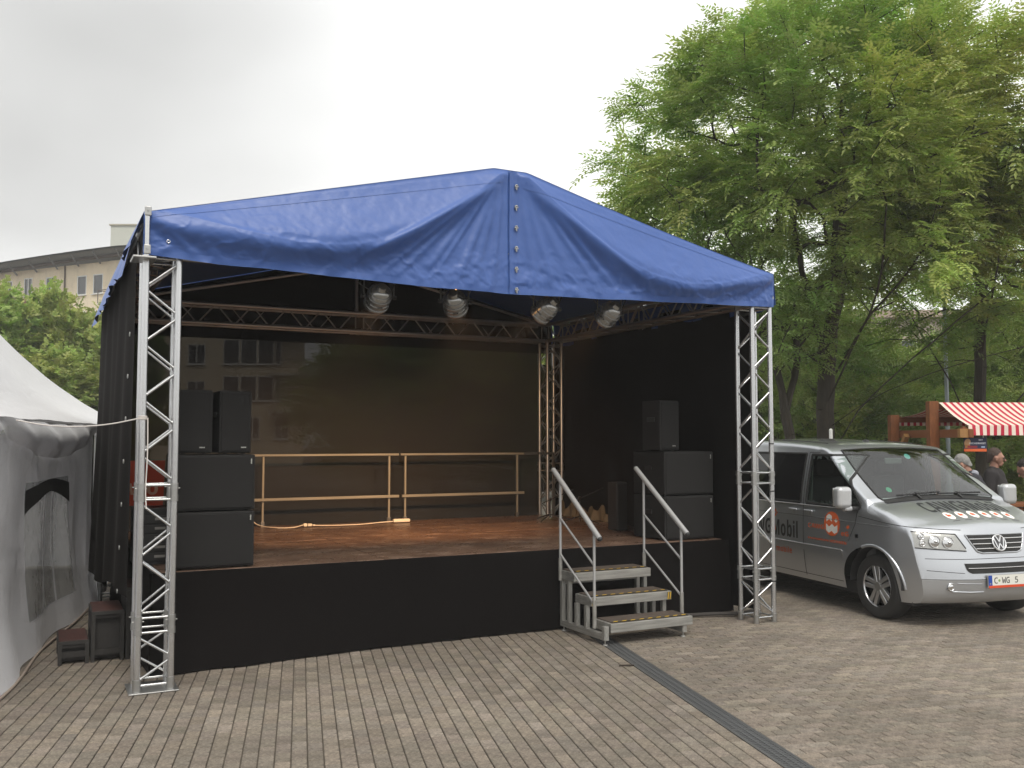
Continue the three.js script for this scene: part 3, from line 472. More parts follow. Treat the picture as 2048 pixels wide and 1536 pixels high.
// ------------------------------------------------------------------ white marquee
{
  const TA = 14.6 * Math.PI / 180, base = G(171, 1196);
  const o = thing('white_marquee', 'pale grey party tent with clear windows and dark arched trims beside the stage', 'tent', base, TA);
  const cloth = phys(rgb(0.85, 0.85, 0.88), { roughness: 0.7, transmission: 0.45, thickness: 0, bumpMap: (() => { const t = wrinkle.clone(); t.repeat.set(0.9, 0.9); t.needsUpdate = true; return t; })(), bumpScale: 0.0035 });
  const roofM = phys(rgb(0.66, 0.66, 0.67), { roughness: 0.6, transmission: 0.12, thickness: 0, bumpMap: cloth.bumpMap, bumpScale: 0.004 });
  const EH = 2.07, z0 = 5.9, z1 = -3.1, wd = 3.2, pk = 3.85;
  // roof: steep sagging slopes from an eave to a short ridge
  const slope = (A, B, C, D) => sheet(60, 40, (u, v) => { const p = [0, 1, 2].map((k) => lerp(lerp(A[k], B[k], u), lerp(D[k], C[k], u), v)); const s = Math.sin(Math.PI * v); p[1] -= 0.34 * s * (0.75 + 0.25 * Math.sin(Math.PI * u)) + 0.05 * Math.pow(Math.abs(Math.sin(u * Math.PI * 3)), 1.5) * (1 - v) * v * 4 * 0.6; p[1] += 0.03 * (fbm(p[0] * 2.2, p[2] * 2.2, 0, 3, 14) - 0.5); return [...p, p[0], p[2]]; });
  const rA = [-wd / 2, pk, 0.2], rB = [-wd / 2, pk, 2.6];
  mesh('roof_slope', slope([0.06, EH + 0.02, z1 - 0.06], [0.06, EH + 0.02, z0], rB, rA), roofM, o);
  mesh('roof_slope', slope([-wd, EH + 0.02, z1 - 0.06], [0.06, EH + 0.02, z1 - 0.06], rA, rA), roofM, o);
  mesh('roof_slope', slope([-wd, EH + 0.02, z0], [-wd, EH + 0.02, z1 - 0.06], rA, rB), roofM, o);
  mesh('roof_slope', slope([0.06, EH + 0.02, z0], [-wd, EH + 0.02, z0], rB, rB), roofM, o);
  // slack valance along the eave
  const bayOf = (z) => { return z > 0 ? (z / 4.2) % 1 : ((z + 6.2) / 3.1) % 1; };
  mesh('valance', sheet(220, 16, (u, v) => { const z = lerp(z1 - 0.06, z0, u), k = bayOf(z), s = Math.sin(Math.PI * k), drop = 0.10 + 0.24 * Math.pow(s, 0.8); return [0.065 + 0.10 * Math.sin(Math.PI * v) * s + 0.018 * Math.sin(z * 7 + v * 3), EH + 0.02 - v * drop - 0.03 * s, z + 0.03 * Math.sin(z * 5) * v, z, v * drop]; }), cloth, o);
  // side wall bays, each with a clear window
  const glass = phys(rgb(0.86, 0.87, 0.87), { roughness: 0.2, transmission: 0.66, thickness: 0, bumpMap: cloth.bumpMap, bumpScale: 0.004 });
  const bays = [[0.07, 5.9, 1.45, 3.2], [-3.05, -0.07, -2.2, -0.38]];
  const wallX = (z, y) => 0.03 + 0.17 * Math.pow(clamp(1 - y / 1.15), 2) * (z > 0 ? 1 : 0.3) * (0.7 + 0.3 * Math.sin(z * 1.9)) + 0.028 * Math.sin(z * 4.7 + y * 1.3) * clamp(1.9 - y) + 0.05 * (fbm(z * 1.7, y * 1.1, 0, 3, 24) - 0.5);
  for (const [a, b, wa, wb] of bays) {
    const w0 = 0.32, w1 = 1.50;
    mesh('side_wall', sheet(160, 72, (u, v) => { const z = lerp(a, b, u), y = lerp(0.012, EH - 0.12, v); return [wallX(z, y), y, z, z, y]; }, (u, v) => { const z = lerp(a, b, u), y = lerp(0.012, EH - 0.12, v), t = clamp((z - wa) / (wb - wa)); return z > wa && z < wb && y > w0 && y < w1 - 0.10 * Math.pow(2 * t - 1, 2); }), cloth, o);
    mesh('clear_window', sheet(30, 30, (u, v) => { const z = lerp(wa - 0.02, wb + 0.02, u), y = lerp(w0 - 0.02, w1 + 0.02, v); return [wallX(z, y) + 0.004, y, z, z, y]; }), glass, o);
    for (const t of [0.34, 0.66]) mesh('window_bar', sheet(2, 20, (u, v) => { const z = lerp(wa, wb, t) + (u - 0.5) * 0.05, y = lerp(w0 - 0.02, w1, v); return [wallX(z, y) + 0.008, y, z, z, y]; }), cloth, o);
    mesh('arched_trim', sheet(30, 6, (u, v) => { const z = lerp(wa - 0.03, wb + 0.03, u), e = Math.pow(2 * u - 1, 2), y = lerp(w1 - 0.03 - 0.16 * Math.pow(2 * u - 1, 2) - 0.07, w1 + 0.02 - 0.07 * e, v); return [wallX(z, y) + 0.012, y, z, z, y]; }), M.black, o);
    mesh('hem', pipe([0, 0.25, 0.5, 0.75, 1].map((t) => { const z = lerp(a, b, t); return V3(wallX(z, 0.02) + 0.01, 0.014, z); }), 0.012, 6, 40), mat(rgb(0.30, 0.24, 0.20), 0.9), o);
  }
  for (const z of [-3.1, 0, 4.2, 5.9]) { mesh('pole', rbox(0.055, EH, 0.055, 0.006, z > 1 ? -0.06 : 0.02, EH / 2, z), M.black, o); mesh('pole', rbox(0.055, EH, 0.055, 0.006, -wd + 0.03, EH / 2, z), M.black, o); }
  mesh('eave_bar', rod(V3(0.02, EH - 0.02, z1), V3(0.02, EH - 0.02, z0), 0.02, 6), M.black, o);
  mesh('rear_wall', sheet(30, 10, (u, v) => { const x = lerp(0, -wd, u); return [x, lerp(0.02, EH, v), z1 + 0.02 * Math.sin(x * 6), x, v]; }), cloth, o);
  mesh('far_wall', sheet(60, 10, (u, v) => { const z = lerp(z1, z0, u); return [-wd + 0.03 * Math.sin(z * 4), lerp(0.02, EH, v), z, z, v]; }), cloth, o);
  // cartons and dark crates seen through the clear window
  const at = (x, y, z) => V3(x, y, z).applyAxisAngle(UPV, TA).add(base);
  const table = thing('folding_table', 'dark folding table inside the tent behind the clear window', 'table', at(-0.75, 0, 2.2), TA);
  mesh('table_top', rbox(0.7, 0.03, 1.7, 0.006, 0, 0.74, 0), mat(rgb(0.05, 0.045, 0.04), 0.6), table);
  for (const [x, z] of [[-0.3, -0.78], [0.3, -0.78], [-0.3, 0.78], [0.3, 0.78]]) mesh('leg', rod(V3(x, 0.005, z), V3(x, 0.73, z), 0.016, 6), M.steelDark, table);
  const card = mat(rgb(0.30, 0.175, 0.10), 0.85, 0, { map: cloudy });
  const carton = (label, x, y, z, w, h, d, t) => { const c = thing('cardboard_box', label, 'box', at(x, y, z), TA + t, 'boxes in the tent'); mesh('carton', rbox(w, h, d, 0.006, 0, h / 2, 0, 1), card, c); mesh('lid_flap', [rbox(w / 2 - 0.004, 0.005, d - 0.01, 0.002, -w / 4, h + 0.004, 0, 1), rbox(w / 2 - 0.004, 0.005, d - 0.01, 0.002, w / 4, h + 0.006, 0, 1)], card, c); };
  carton('wide brown cardboard box on the table inside the tent', -0.72, 0.757, 2.0, 0.5, 0.26, 0.62, 0.05); carton('smaller brown cardboard box on the table inside the tent', -0.78, 0.757, 2.75, 0.4, 0.2, 0.42, -0.1);
  const crate = thing('dark_crate', 'dark plastic crate under the table inside the tent', 'crate', at(-0.7, 0, 2.1), TA + 0.1, 'boxes in the tent');
  mesh('crate_body', [box(0.5, 0.3, 0.02, 0, 0.16, 0.3), box(0.5, 0.3, 0.02, 0, 0.16, -0.3), box(0.02, 0.3, 0.6, 0.25, 0.16, 0), box(0.02, 0.3, 0.6, -0.25, 0.16, 0), box(0.5, 0.02, 0.6, 0, 0.02, 0)], mat(rgb(0.03, 0.03, 0.032), 0.6), crate);
  for (const y of [0.06, 0.25]) mesh('rim', rbox(0.54, 0.03, 0.64, 0.01, 0, y, 0), mat(rgb(0.035, 0.035, 0.037), 0.55), crate);
  const rope = thing('white_rope', 'thin white rope slung from the tent eave to the lattice tower', 'rope');
  const E1 = S(-0.12, 2.07, -0.12), E0 = at(0.12, 2.06, 4.0), mid = (t, s) => E0.clone().lerp(E1, t).add(V3(0, -s, 0));
  const rm = mat(rgb(0.62, 0.58, 0.55), 0.8);
  mesh('span', pipe([E0, mid(0.25, 0.045), mid(0.5, 0.06), mid(0.75, 0.045), E1], 0.0055, 5, 40), rm, rope);
  const k0 = S(-0.12, 2.07, -0.12);
  mesh('knot', [0, 1, 2].map((i) => new THREE.TorusGeometry(0.029, 0.005, 5, 18).rotateX(Math.PI / 2).translate(k0.x, 2.06 + i * 0.01, k0.z)), rm, rope);
  const f0 = S(-0.085, 2.07, -0.14); mesh('free_end', pipe([f0, V3(f0.x + 0.004, 1.8, f0.z), V3(f0.x - 0.004, 1.5, f0.z), V3(f0.x + 0.008, 1.38, f0.z + 0.01)], 0.005, 5, 20), rm, rope);
}

// ------------------------------------------------------------------ buildings
const plaster = tex(256, (u, v) => { const g = fbm(u * 6, v * 6, 0, 4, 101, 6), s = fbm(u * 20, v * 3, 2, 3, 103, 20); return 0.95 + 0.10 * (g - 0.5) + 0.08 * (s - 0.5); });
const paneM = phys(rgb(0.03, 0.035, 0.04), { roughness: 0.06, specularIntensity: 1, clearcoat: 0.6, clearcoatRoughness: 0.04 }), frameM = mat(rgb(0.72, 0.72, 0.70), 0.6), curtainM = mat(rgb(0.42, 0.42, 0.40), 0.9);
const UH = (a) => a;
function facadeWindow(p, x, y, w, h, split, sill = true) {    // x, y of lower left on the wall face z = 0
  const g = new THREE.Group(); g.name = 'window'; p.add(g); g.position.set(x + w / 2, y, 0);
  const t = 0.075;
  mesh('frame', [box(w, t, 0.1, 0, t / 2, -0.04), box(w, t, 0.1, 0, h - t / 2, -0.04), box(t, h - 2 * t, 0.1, -w / 2 + t / 2, h / 2, -0.04), box(t, h - 2 * t, 0.1, w / 2 - t / 2, h / 2, -0.04), ...(split ? [box(t * 1.2, h - 2 * t, 0.09, 0, h / 2, -0.04)] : [])], frameM, g);
  const n = split ? 2 : 1, pw = (w - 2 * t) / n;
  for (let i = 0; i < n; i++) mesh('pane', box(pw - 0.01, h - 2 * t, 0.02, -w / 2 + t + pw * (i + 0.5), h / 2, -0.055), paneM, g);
  if (sill) mesh('sill', rbox(w + 0.16, 0.06, 0.2, 0.01, 0, -0.035, 0.05), frameM, g);
}
function wallWithHoles(W, H, holes, depth = 0.35) {  // plaster wall with real openings
  const s = new THREE.Shape([[0, 0], [W, 0], [W, H], [0, H]].map((q) => new THREE.Vector2(...q)));
  for (const [x, y, w, h] of holes) s.holes.push(new THREE.Path([[x, y], [x, y + h], [x + w, y + h], [x + w, y]].map((q) => new THREE.Vector2(...q))));
  const g = new THREE.ExtrudeGeometry(s, { depth, bevelEnabled: false }); g.translate(0, 0, -depth); return g;
}
{
  const wallM = mat(rgb(0.86, 0.74, 0.55), 0.92, 0, { map: (() => { const t = plaster.clone(); t.repeat.set(0.2, 0.2); t.needsUpdate = true; return t; })() });
  const pale = mat(rgb(0.5, 0.47, 0.40), 0.9), roofU = mat(rgb(0.16, 0.17, 0.18), 0.7, 0.2), ironM = mat(rgb(0.10, 0.075, 0.06), 0.7), boardM = mat(rgb(0.23, 0.13, 0.08), 0.8, 0, { map: woodT });
  const D = 69, A = atD(262, 880, D); A.y = 0;
  const o = thing('apartment_building', 'cream apartment block with curved overhanging roof, white windows and balconies', 'building', A, 0);
  const H = 15.35, sills = [12.95, 10.2, 7.45, 4.75, 1.95], mp = D / FOC, xOf = (px) => (px - 262) * mp;
  // frontal wing, seen through the gauze
  const wins = [];
  for (const s of sills) { for (const [p0, p1] of [[443, 476], [478, 511], [513, 545], [548, 560]]) if (s > 4) wins.push([xOf(p0), s, (p1 - p0) * mp, s > 7 ? 1.85 : 1.85, 0]); wins.push([xOf(372), s, 1.3, 1.5, 1]); wins.push([xOf(300), s, 1.3, 1.5, 1]); }
  wins.push([xOf(548), 1.95, 1.05, 1.65, 1], [xOf(490), 1.95, 1.05, 1.65, 1]);
  const front = mesh('wall', wallWithHoles(xOf(604), H, wins.map((w) => w.slice(0, 4))), wallM, o);
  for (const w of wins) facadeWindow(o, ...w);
  for (const s of sills.slice(0, 4)) mesh('balcony_slab', rbox(3.2, 0.18, 1.2, 0.02, xOf(585), s - 0.8, 0.6), pale, o);
  for (const s of sills.slice(0, 4)) mesh('balcony_rail', [box(3.2, 0.05, 0.04, xOf(585), s + 0.28, 1.17), ...Array.from({ length: 24 }, (_, i) => box(0.02, 1.0, 0.02, xOf(585) - 1.55 + i * 0.135, s - 0.22, 1.17))], ironM, o);
  // wing that turns away, left
  const wing = new THREE.Group(); wing.name = 'side_wing'; o.add(wing); wing.rotation.y = -25 * Math.PI / 180;
  const L = 22;
  const ww = [];
  for (const s of sills.slice(0, 4)) for (const [x, w, h, sp] of [[-4.3, 1.04, 1.5, 0], [-6.0, 1.0, 1.5, 0], [-9.46, 1.16, 1.65, 1], [-11.95, 0.95, 1.75, 1], [-14.3, 1.0, 1.65, 1], [-17, 1.1, 1.6, 1]]) ww.push([x + L, s, w, h, sp]);
  const wm = mesh('wall', wallWithHoles(L, H, ww.map((w) => w.slice(0, 4))).translate(-L, 0, 0), wallM, wing);
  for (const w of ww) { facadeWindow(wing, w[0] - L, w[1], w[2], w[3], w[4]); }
  mesh('blind', [[-4.2, 0.9], [-5.9, 0.9]].map(([x, h]) => box(0.76, h, 0.02, x + 0.48, sills[0] + 0.55, -0.12)), curtainM, wing);
  mesh('downpipe', rod(V3(-7.3, 0.1, 0.07), V3(-7.3, H, 0.07), 0.06, 8), ironM, wing);
  for (const [x, s] of [[-11.9, 12.95], [-11.9, 10.2], [-2.0, 12.95], [-2.0, 10.2]]) {
    mesh('balcony_slab', rbox(2.3, 0.16, 1.1, 0.02, x + 0.6, s - 1.0, 0.56), pale, wing);
    mesh('balcony_rail', [box(2.3, 0.05, 0.05, x + 0.6, s + 0.02, 1.08), box(0.05, 0.05, 1.05, x - 0.53, s + 0.02, 0.55), box(0.05, 0.05, 1.05, x + 1.73, s + 0.02, 0.55), ...[-0.53, 0.6, 1.73].map((q) => box(0.05, 1.0, 0.05, x + q, s - 0.45, 1.08))], ironM, wing);
    for (let i = 0; i < 8; i++) mesh('balcony_board', box(0.13, 0.82, 0.03, x + 0.66 + i * 0.138, s - 0.48, 1.1), x < -10 ? boardM : ironM, wing);
  }
  // overhanging roof, low arc, on brackets
  const roofG = sheet(60, 8, (u, v) => { const x = lerp(-L - 1.0, xOf(604) + 1, u), t = clamp((-x) / L), y = H + 0.42 - 0.7 * t * t; const bend = x < 0 ? 1 : 0, c = Math.cos(25 * Math.PI / 180), s = Math.sin(25 * Math.PI / 180), zz = lerp(1.7, -5.5, v), yy = y + 0.16 * v + 0.06; return bend ? [x * c - zz * s * clamp(-x, 0, 1), yy, x * s * 1 + zz * (x < -1 ? c : 1), x, zz] : [x, yy, zz, x, zz]; });
  mesh('roof', [roofG, roofG.clone().translate(0, 0.16, 0)], roofU, o);
  mesh('gutter', pipe(Array.from({ length: 14 }, (_, i) => { const x = lerp(-L, 0, i / 13), t = -x / L; return V3(x, H + 0.32 - 0.7 * t * t, 0.35); }), 0.13, 6, 40), mat(rgb(0.08, 0.05, 0.04), 0.7), wing);
  for (let i = 0; i < 9; i++) { const x = -1.2 - i * 2.3, t = -x / L; mesh('roof_bracket', rodS(V3(x, H - 0.1 - 0.7 * t * t, 0.1), V3(x + 0.9, H + 0.42 - 0.7 * t * t, 1.55), 0.1), roofU, wing); }
  mesh('stair_tower', box(6, 4.6, 5, -0.39, 16.3, -6.0), mat(rgb(0.46, 0.47, 0.42), 0.9), o);
  mesh('stair_tower_cap', box(6.2, 0.12, 5.2, -0.39, 18.66, -6.0), mat(rgb(0.35, 0.33, 0.26), 0.8), o);
  // second block far right, glimpsed between the trees
  const B = atD(1650, 880, 62); B.y = 0;
  const b = thing('apartment_building', 'pale building with white windows glimpsed between the tree trunks', 'building', B, -0.06);
  const bw = []; for (const s of [7.0, 4.2, 1.4]) for (let i = 0; i < 9; i++) bw.push([1.1 + i * 1.95, s, 1.1, 1.5, i % 2]);
  mesh('wall', wallWithHoles(19, 9.9, bw.map((w) => w.slice(0, 4))), mat(rgb(0.42, 0.36, 0.29), 0.9, 0, { map: plaster }), b);
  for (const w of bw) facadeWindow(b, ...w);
  mesh('roof', rbox(20, 0.5, 8, 0.05, 9.5, 10.15, -3.4), mat(rgb(0.33, 0.26, 0.21), 0.85), b);
}

// ------------------------------------------------------------------ trees
function growTree(P) {
  const R = rng(P.seed), nodes = [], gauss = () => (R() + R() + R() - 1.5) * 1.15;
  const add = (p, parent) => { nodes.push({ p, parent, n: 0, dir: parent >= 0 ? p.clone().sub(nodes[parent].p).normalize() : V3(0, 1, 0), tip: false }); return nodes.length - 1; };
  let last = add(V3(0, 0, 0), -1);
  const path = (pts, from) => { let k = from; const c = new THREE.CatmullRomCurve3([nodes[from].p.clone(), ...pts]), n = Math.max(2, Math.round(c.getLength() / 0.4)); for (let i = 1; i <= n; i++) { const q = c.getPoint(i / n); q.x += gauss() * 0.02; q.z += gauss() * 0.02; k = add(q, k); } return k; };
  last = path(P.trunk.map((q) => V3(...q)), 0);
  for (const l of P.limbs ?? []) { let best = 0, bd = 1e9; nodes.forEach((n, i) => { const d = Math.abs(n.p.y - l[0]) + 0.02 * i; if (d < bd && i < 60) { bd = d; best = i; } }); path(l.slice(1).map((q) => V3(...q)), best); }
  const T = [], C = V3(...P.center), r = V3(...P.radii);
  let guard = 0;
  while (T.length < P.targets && guard++ < 200000) {
    const d = V3(gauss(), gauss(), gauss()).normalize(), bump = 0.84 + 0.26 * noise3(d.x * 2.3 + 9, d.y * 2.3, d.z * 2.3, P.seed) + 0.10 * noise3(d.x * 6, d.y * 6, d.z * 6, P.seed + 3), k = Math.pow(R(), P.shell ?? 0.42) * bump;
    const t = V3(C.x + d.x * r.x * k, C.y + d.y * r.y * k, C.z + d.z * r.z * k);
    if (t.y < P.minY + 0.5 * noise3(t.x, t.z, 0, 4)) continue;
    if (noise3(t.x * 0.75 + 5, t.y * 0.95, t.z * 0.75, P.seed + 7) < (P.gap ?? 0.34)) continue;
    if (P.thin && t.y < P.thin + 0.6 * noise3(t.x * 0.6, t.z * 0.6, 1, P.seed) && R() < 0.84) continue;
    T.push(t);
  }
  T.sort((a, b) => Math.hypot(a.x, a.z) * 0.8 + Math.abs(a.y - C.y) * 0.35 - Math.hypot(b.x, b.z) * 0.8 - Math.abs(b.y - C.y) * 0.35);
  const v = V3(0, 0, 0);
  for (const t of T) {
    let best = 0, bd = 1e9;
    for (let i = 4; i < nodes.length; i++) { const n = nodes[i]; if (n.tip && n.depth > 5) continue; v.copy(t).sub(n.p); const l = v.length(); if (l > bd) continue; const cs = v.dot(n.dir) / (l + 1e-6), c = l * (1.25 - 0.35 * cs) + (v.y < -0.15 * l ? 0.5 * l : 0); if (c < bd) { bd = c; best = i; } }
    const n = nodes[best], L = n.p.distanceTo(t), k = Math.max(1, Math.round(L / 0.38)), m = n.p.clone().addScaledVector(n.dir, L * 0.33).lerp(t, 0.3); m.y += 0.04 * L;
    let pr = best; for (let i = 1; i <= k; i++) { const s = i / k, q = n.p.clone().multiplyScalar((1 - s) * (1 - s)).addScaledVector(m, 2 * s * (1 - s)).addScaledVector(t, s * s); q.x += gauss() * 0.025; q.y += gauss() * 0.025; q.z += gauss() * 0.025; pr = add(q, pr); nodes[pr].fresh = s > 0.35 || L < 0.8; }
    nodes[pr].tip = true;
  }
  for (let i = nodes.length - 1; i > 0; i--) { nodes[i].n = Math.max(nodes[i].n, 1); nodes[nodes[i].parent].n += nodes[i].n; }
  nodes[0].n = Math.max(nodes[0].n, nodes[1].n);
  const rad = (n) => Math.min(P.r0 * Math.pow(n / nodes[0].n, 0.58) + 0.004, P.r0);
  const pos = [], nor = [], uv = [], a = V3(0, 0, 0), b = V3(0, 0, 0);
  for (let i = 1; i < nodes.length; i++) {
    const q = nodes[i], p = nodes[q.parent]; let r1 = rad(q.n), r0 = Math.min(rad(p.n), r1 * 1.25); if (q.parent === 0) r0 = r1 * 1.35;
    const sd = r1 > 0.08 ? 9 : r1 > 0.03 ? 6 : 4; a.copy(Math.abs(q.dir.y) > 0.9 ? V3(1, 0, 0) : UPV).cross(q.dir).normalize(); b.copy(q.dir).cross(a);
    for (let k = 0; k < sd; k++) {
      const c = [k, k + 1].map((j) => { const w = j / sd * 2 * Math.PI; return a.clone().multiplyScalar(Math.cos(w)).addScaledVector(b, Math.sin(w)); });
      const Q = [p.p.clone().addScaledVector(c[0], r0), p.p.clone().addScaledVector(c[1], r0), q.p.clone().addScaledVector(c[1], r1), q.p.clone().addScaledVector(c[0], r1)];
      for (const [e, j] of [[0, 0], [1, 1], [2, 1], [0, 0], [2, 1], [3, 0]]) { pos.push(Q[e].x, Q[e].y, Q[e].z); nor.push(c[j].x, c[j].y, c[j].z); uv.push(j * 0.2 + k * 0.2, Q[e].y * 0.8); }
    }
  }
  const wood = new THREE.BufferGeometry(); wood.setAttribute('position', new THREE.Float32BufferAttribute(pos, 3)); wood.setAttribute('normal', new THREE.Float32BufferAttribute(nor, 3)); wood.setAttribute('uv', new THREE.Float32BufferAttribute(uv, 2));
  const leaves = [];
  for (const n of nodes) if (n.fresh && n.n < 12) for (let i = 0; i < P.sprigs; i++) {
    const out = V3(n.p.x - C.x, (n.p.y - C.y) * 0.6, n.p.z - C.z).normalize(), d = n.dir.clone().multiplyScalar(0.5).addScaledVector(out, 0.5).add(V3(gauss() * 0.85, gauss() * (P.loose ? 1.0 : 0.38), gauss() * 0.85)).normalize();
    const p = n.p.clone().add(V3(gauss(), gauss(), gauss()).multiplyScalar(P.spread)); const s = P.leaf * (0.7 + 0.6 * R());
    leaves.push([p, d, s, 3.14 + (R() - 0.5) * 6.28 * (P.loose ? 2.6 : 1), R(), R()]);
  }
  return { wood, leaves };
}
const leafletQuad = (P, N, x, y, z, dx, dz, l, w, up) => { // a pointed leaflet folded along its rib
  const n = Math.hypot(dx, dz), ux = dx / n, uz = dz / n, px = -uz, pz = ux, A = [x, y, z], T = [x + ux * l, y - l * 0.12, z + uz * l], L = [x + ux * l * 0.45 + px * w, y + up, z + uz * l * 0.45 + pz * w], Rr = [x + ux * l * 0.45 - px * w, y + up, z + uz * l * 0.45 - pz * w];
  P.push(...A, ...T, ...L, ...A, ...Rr, ...T);
};
function ashSprig() { const P = []; for (let i = 1; i <= 4; i++) for (const s of [-1, 1]) leafletQuad(P, 0, 0, -0.03 * i * i * 0.12, i * 0.2, s * 0.9, 0.55, 0.30 - Math.abs(i - 2.5) * 0.03, 0.062, 0.018); leafletQuad(P, 0, 0, -0.06, 0.92, 0, 1, 0.34, 0.065, 0.018); const g = new THREE.BufferGeometry(); g.setAttribute('position', new THREE.Float32BufferAttribute(P, 3)); g.computeVertexNormals(); return clean(g); }
function mapleSprig() { const P = []; for (let i = 0; i < 5; i++) { const t = i * 1.26, x = Math.cos(t) * 0.34 * (i ? 1 : 0.2), z = 0.35 + Math.sin(t) * 0.34, y = 0.08 * Math.sin(i * 2.4); for (const q of [-1.0, 0, 1.0]) leafletQuad(P, 0, x, y, z, Math.sin(t + q), Math.cos(t + q), 0.40 - Math.abs(q) * 0.08, 0.12, 0.03); } const g = new THREE.BufferGeometry(); g.setAttribute('position', new THREE.Float32BufferAttribute(P, 3)); g.computeVertexNormals(); return clean(g); }
const SPR = { ash: ashSprig(), maple: mapleSprig() };
const leafMat = phys(rgb(1, 1, 1), { roughness: 0.62, transmission: 0.55, thickness: 0, specularIntensity: 0.5 });
const barkM = mat(rgb(0.072, 0.060, 0.046), 0.95, 0, { map: cloudy, bumpMap: (() => { const t = tex(128, (u, v) => fbm(u * 16, v * 4, 0, 3, 131, 16), false); return t; })(), bumpScale: 0.02 });
function tree(name, label, pos, P, sprig, tint, group, turn = 0) {
  const o = thing(name, label, 'tree', pos, turn, group), t = growTree(P);
  mesh('trunk', t.wood, barkM, o);
  const im = new THREE.InstancedMesh(SPR[sprig], leafMat, t.leaves.length), m = new THREE.Matrix4(), q = new THREE.Quaternion(), q2 = new THREE.Quaternion(), Z = V3(0, 0, 1), c = new THREE.Color();
  t.leaves.forEach(([p, d, s, tw, r1, r2], i) => {
    d.y -= 0.26; d.normalize(); const x = V3(0, 1, 0).cross(d).normalize(), y = d.clone().cross(x), b = new THREE.Matrix4().makeBasis(x, y, d); q.setFromRotationMatrix(b); q2.setFromAxisAngle(Z, (tw - 3.14) * 0.17); q.multiply(q2);
    m.compose(p, q, V3(s, s, s * (0.8 + 0.4 * r2))); im.setMatrixAt(i, m);
    const k = (0.78 + 0.44 * r1) * (0.8 + 0.4 * noise3(p.x * 0.9, p.y * 0.9, p.z * 0.9, 77)), hue = 0.8 + 0.4 * noise3(p.x * 0.5 + 9, p.y * 0.5, p.z * 0.5, 78); c.setRGB(tint[0] * k * hue * (0.85 + 0.3 * r2), tint[1] * k, tint[2] * k * (0.8 + 0.4 * r2)); im.setColorAt(i, c);
  });
  im.name = 'crown'; im.userData.kind = 'stuff'; im.castShadow = im.receiveShadow = true; o.add(im); return o;
}
function another(src, label, pos, turn, scale) { const c = src.clone(); c.name = numbered(src.name.replace(/_\d+$/, '')); c.userData = { ...src.userData, label }; scene.add(c); c.position.copy(pos); c.rotation.y = turn; c.scale.set(...scale); return c; }
const ground = (px, D) => { const p = atD(px, 880, D); p.y = -0.016; return p; };
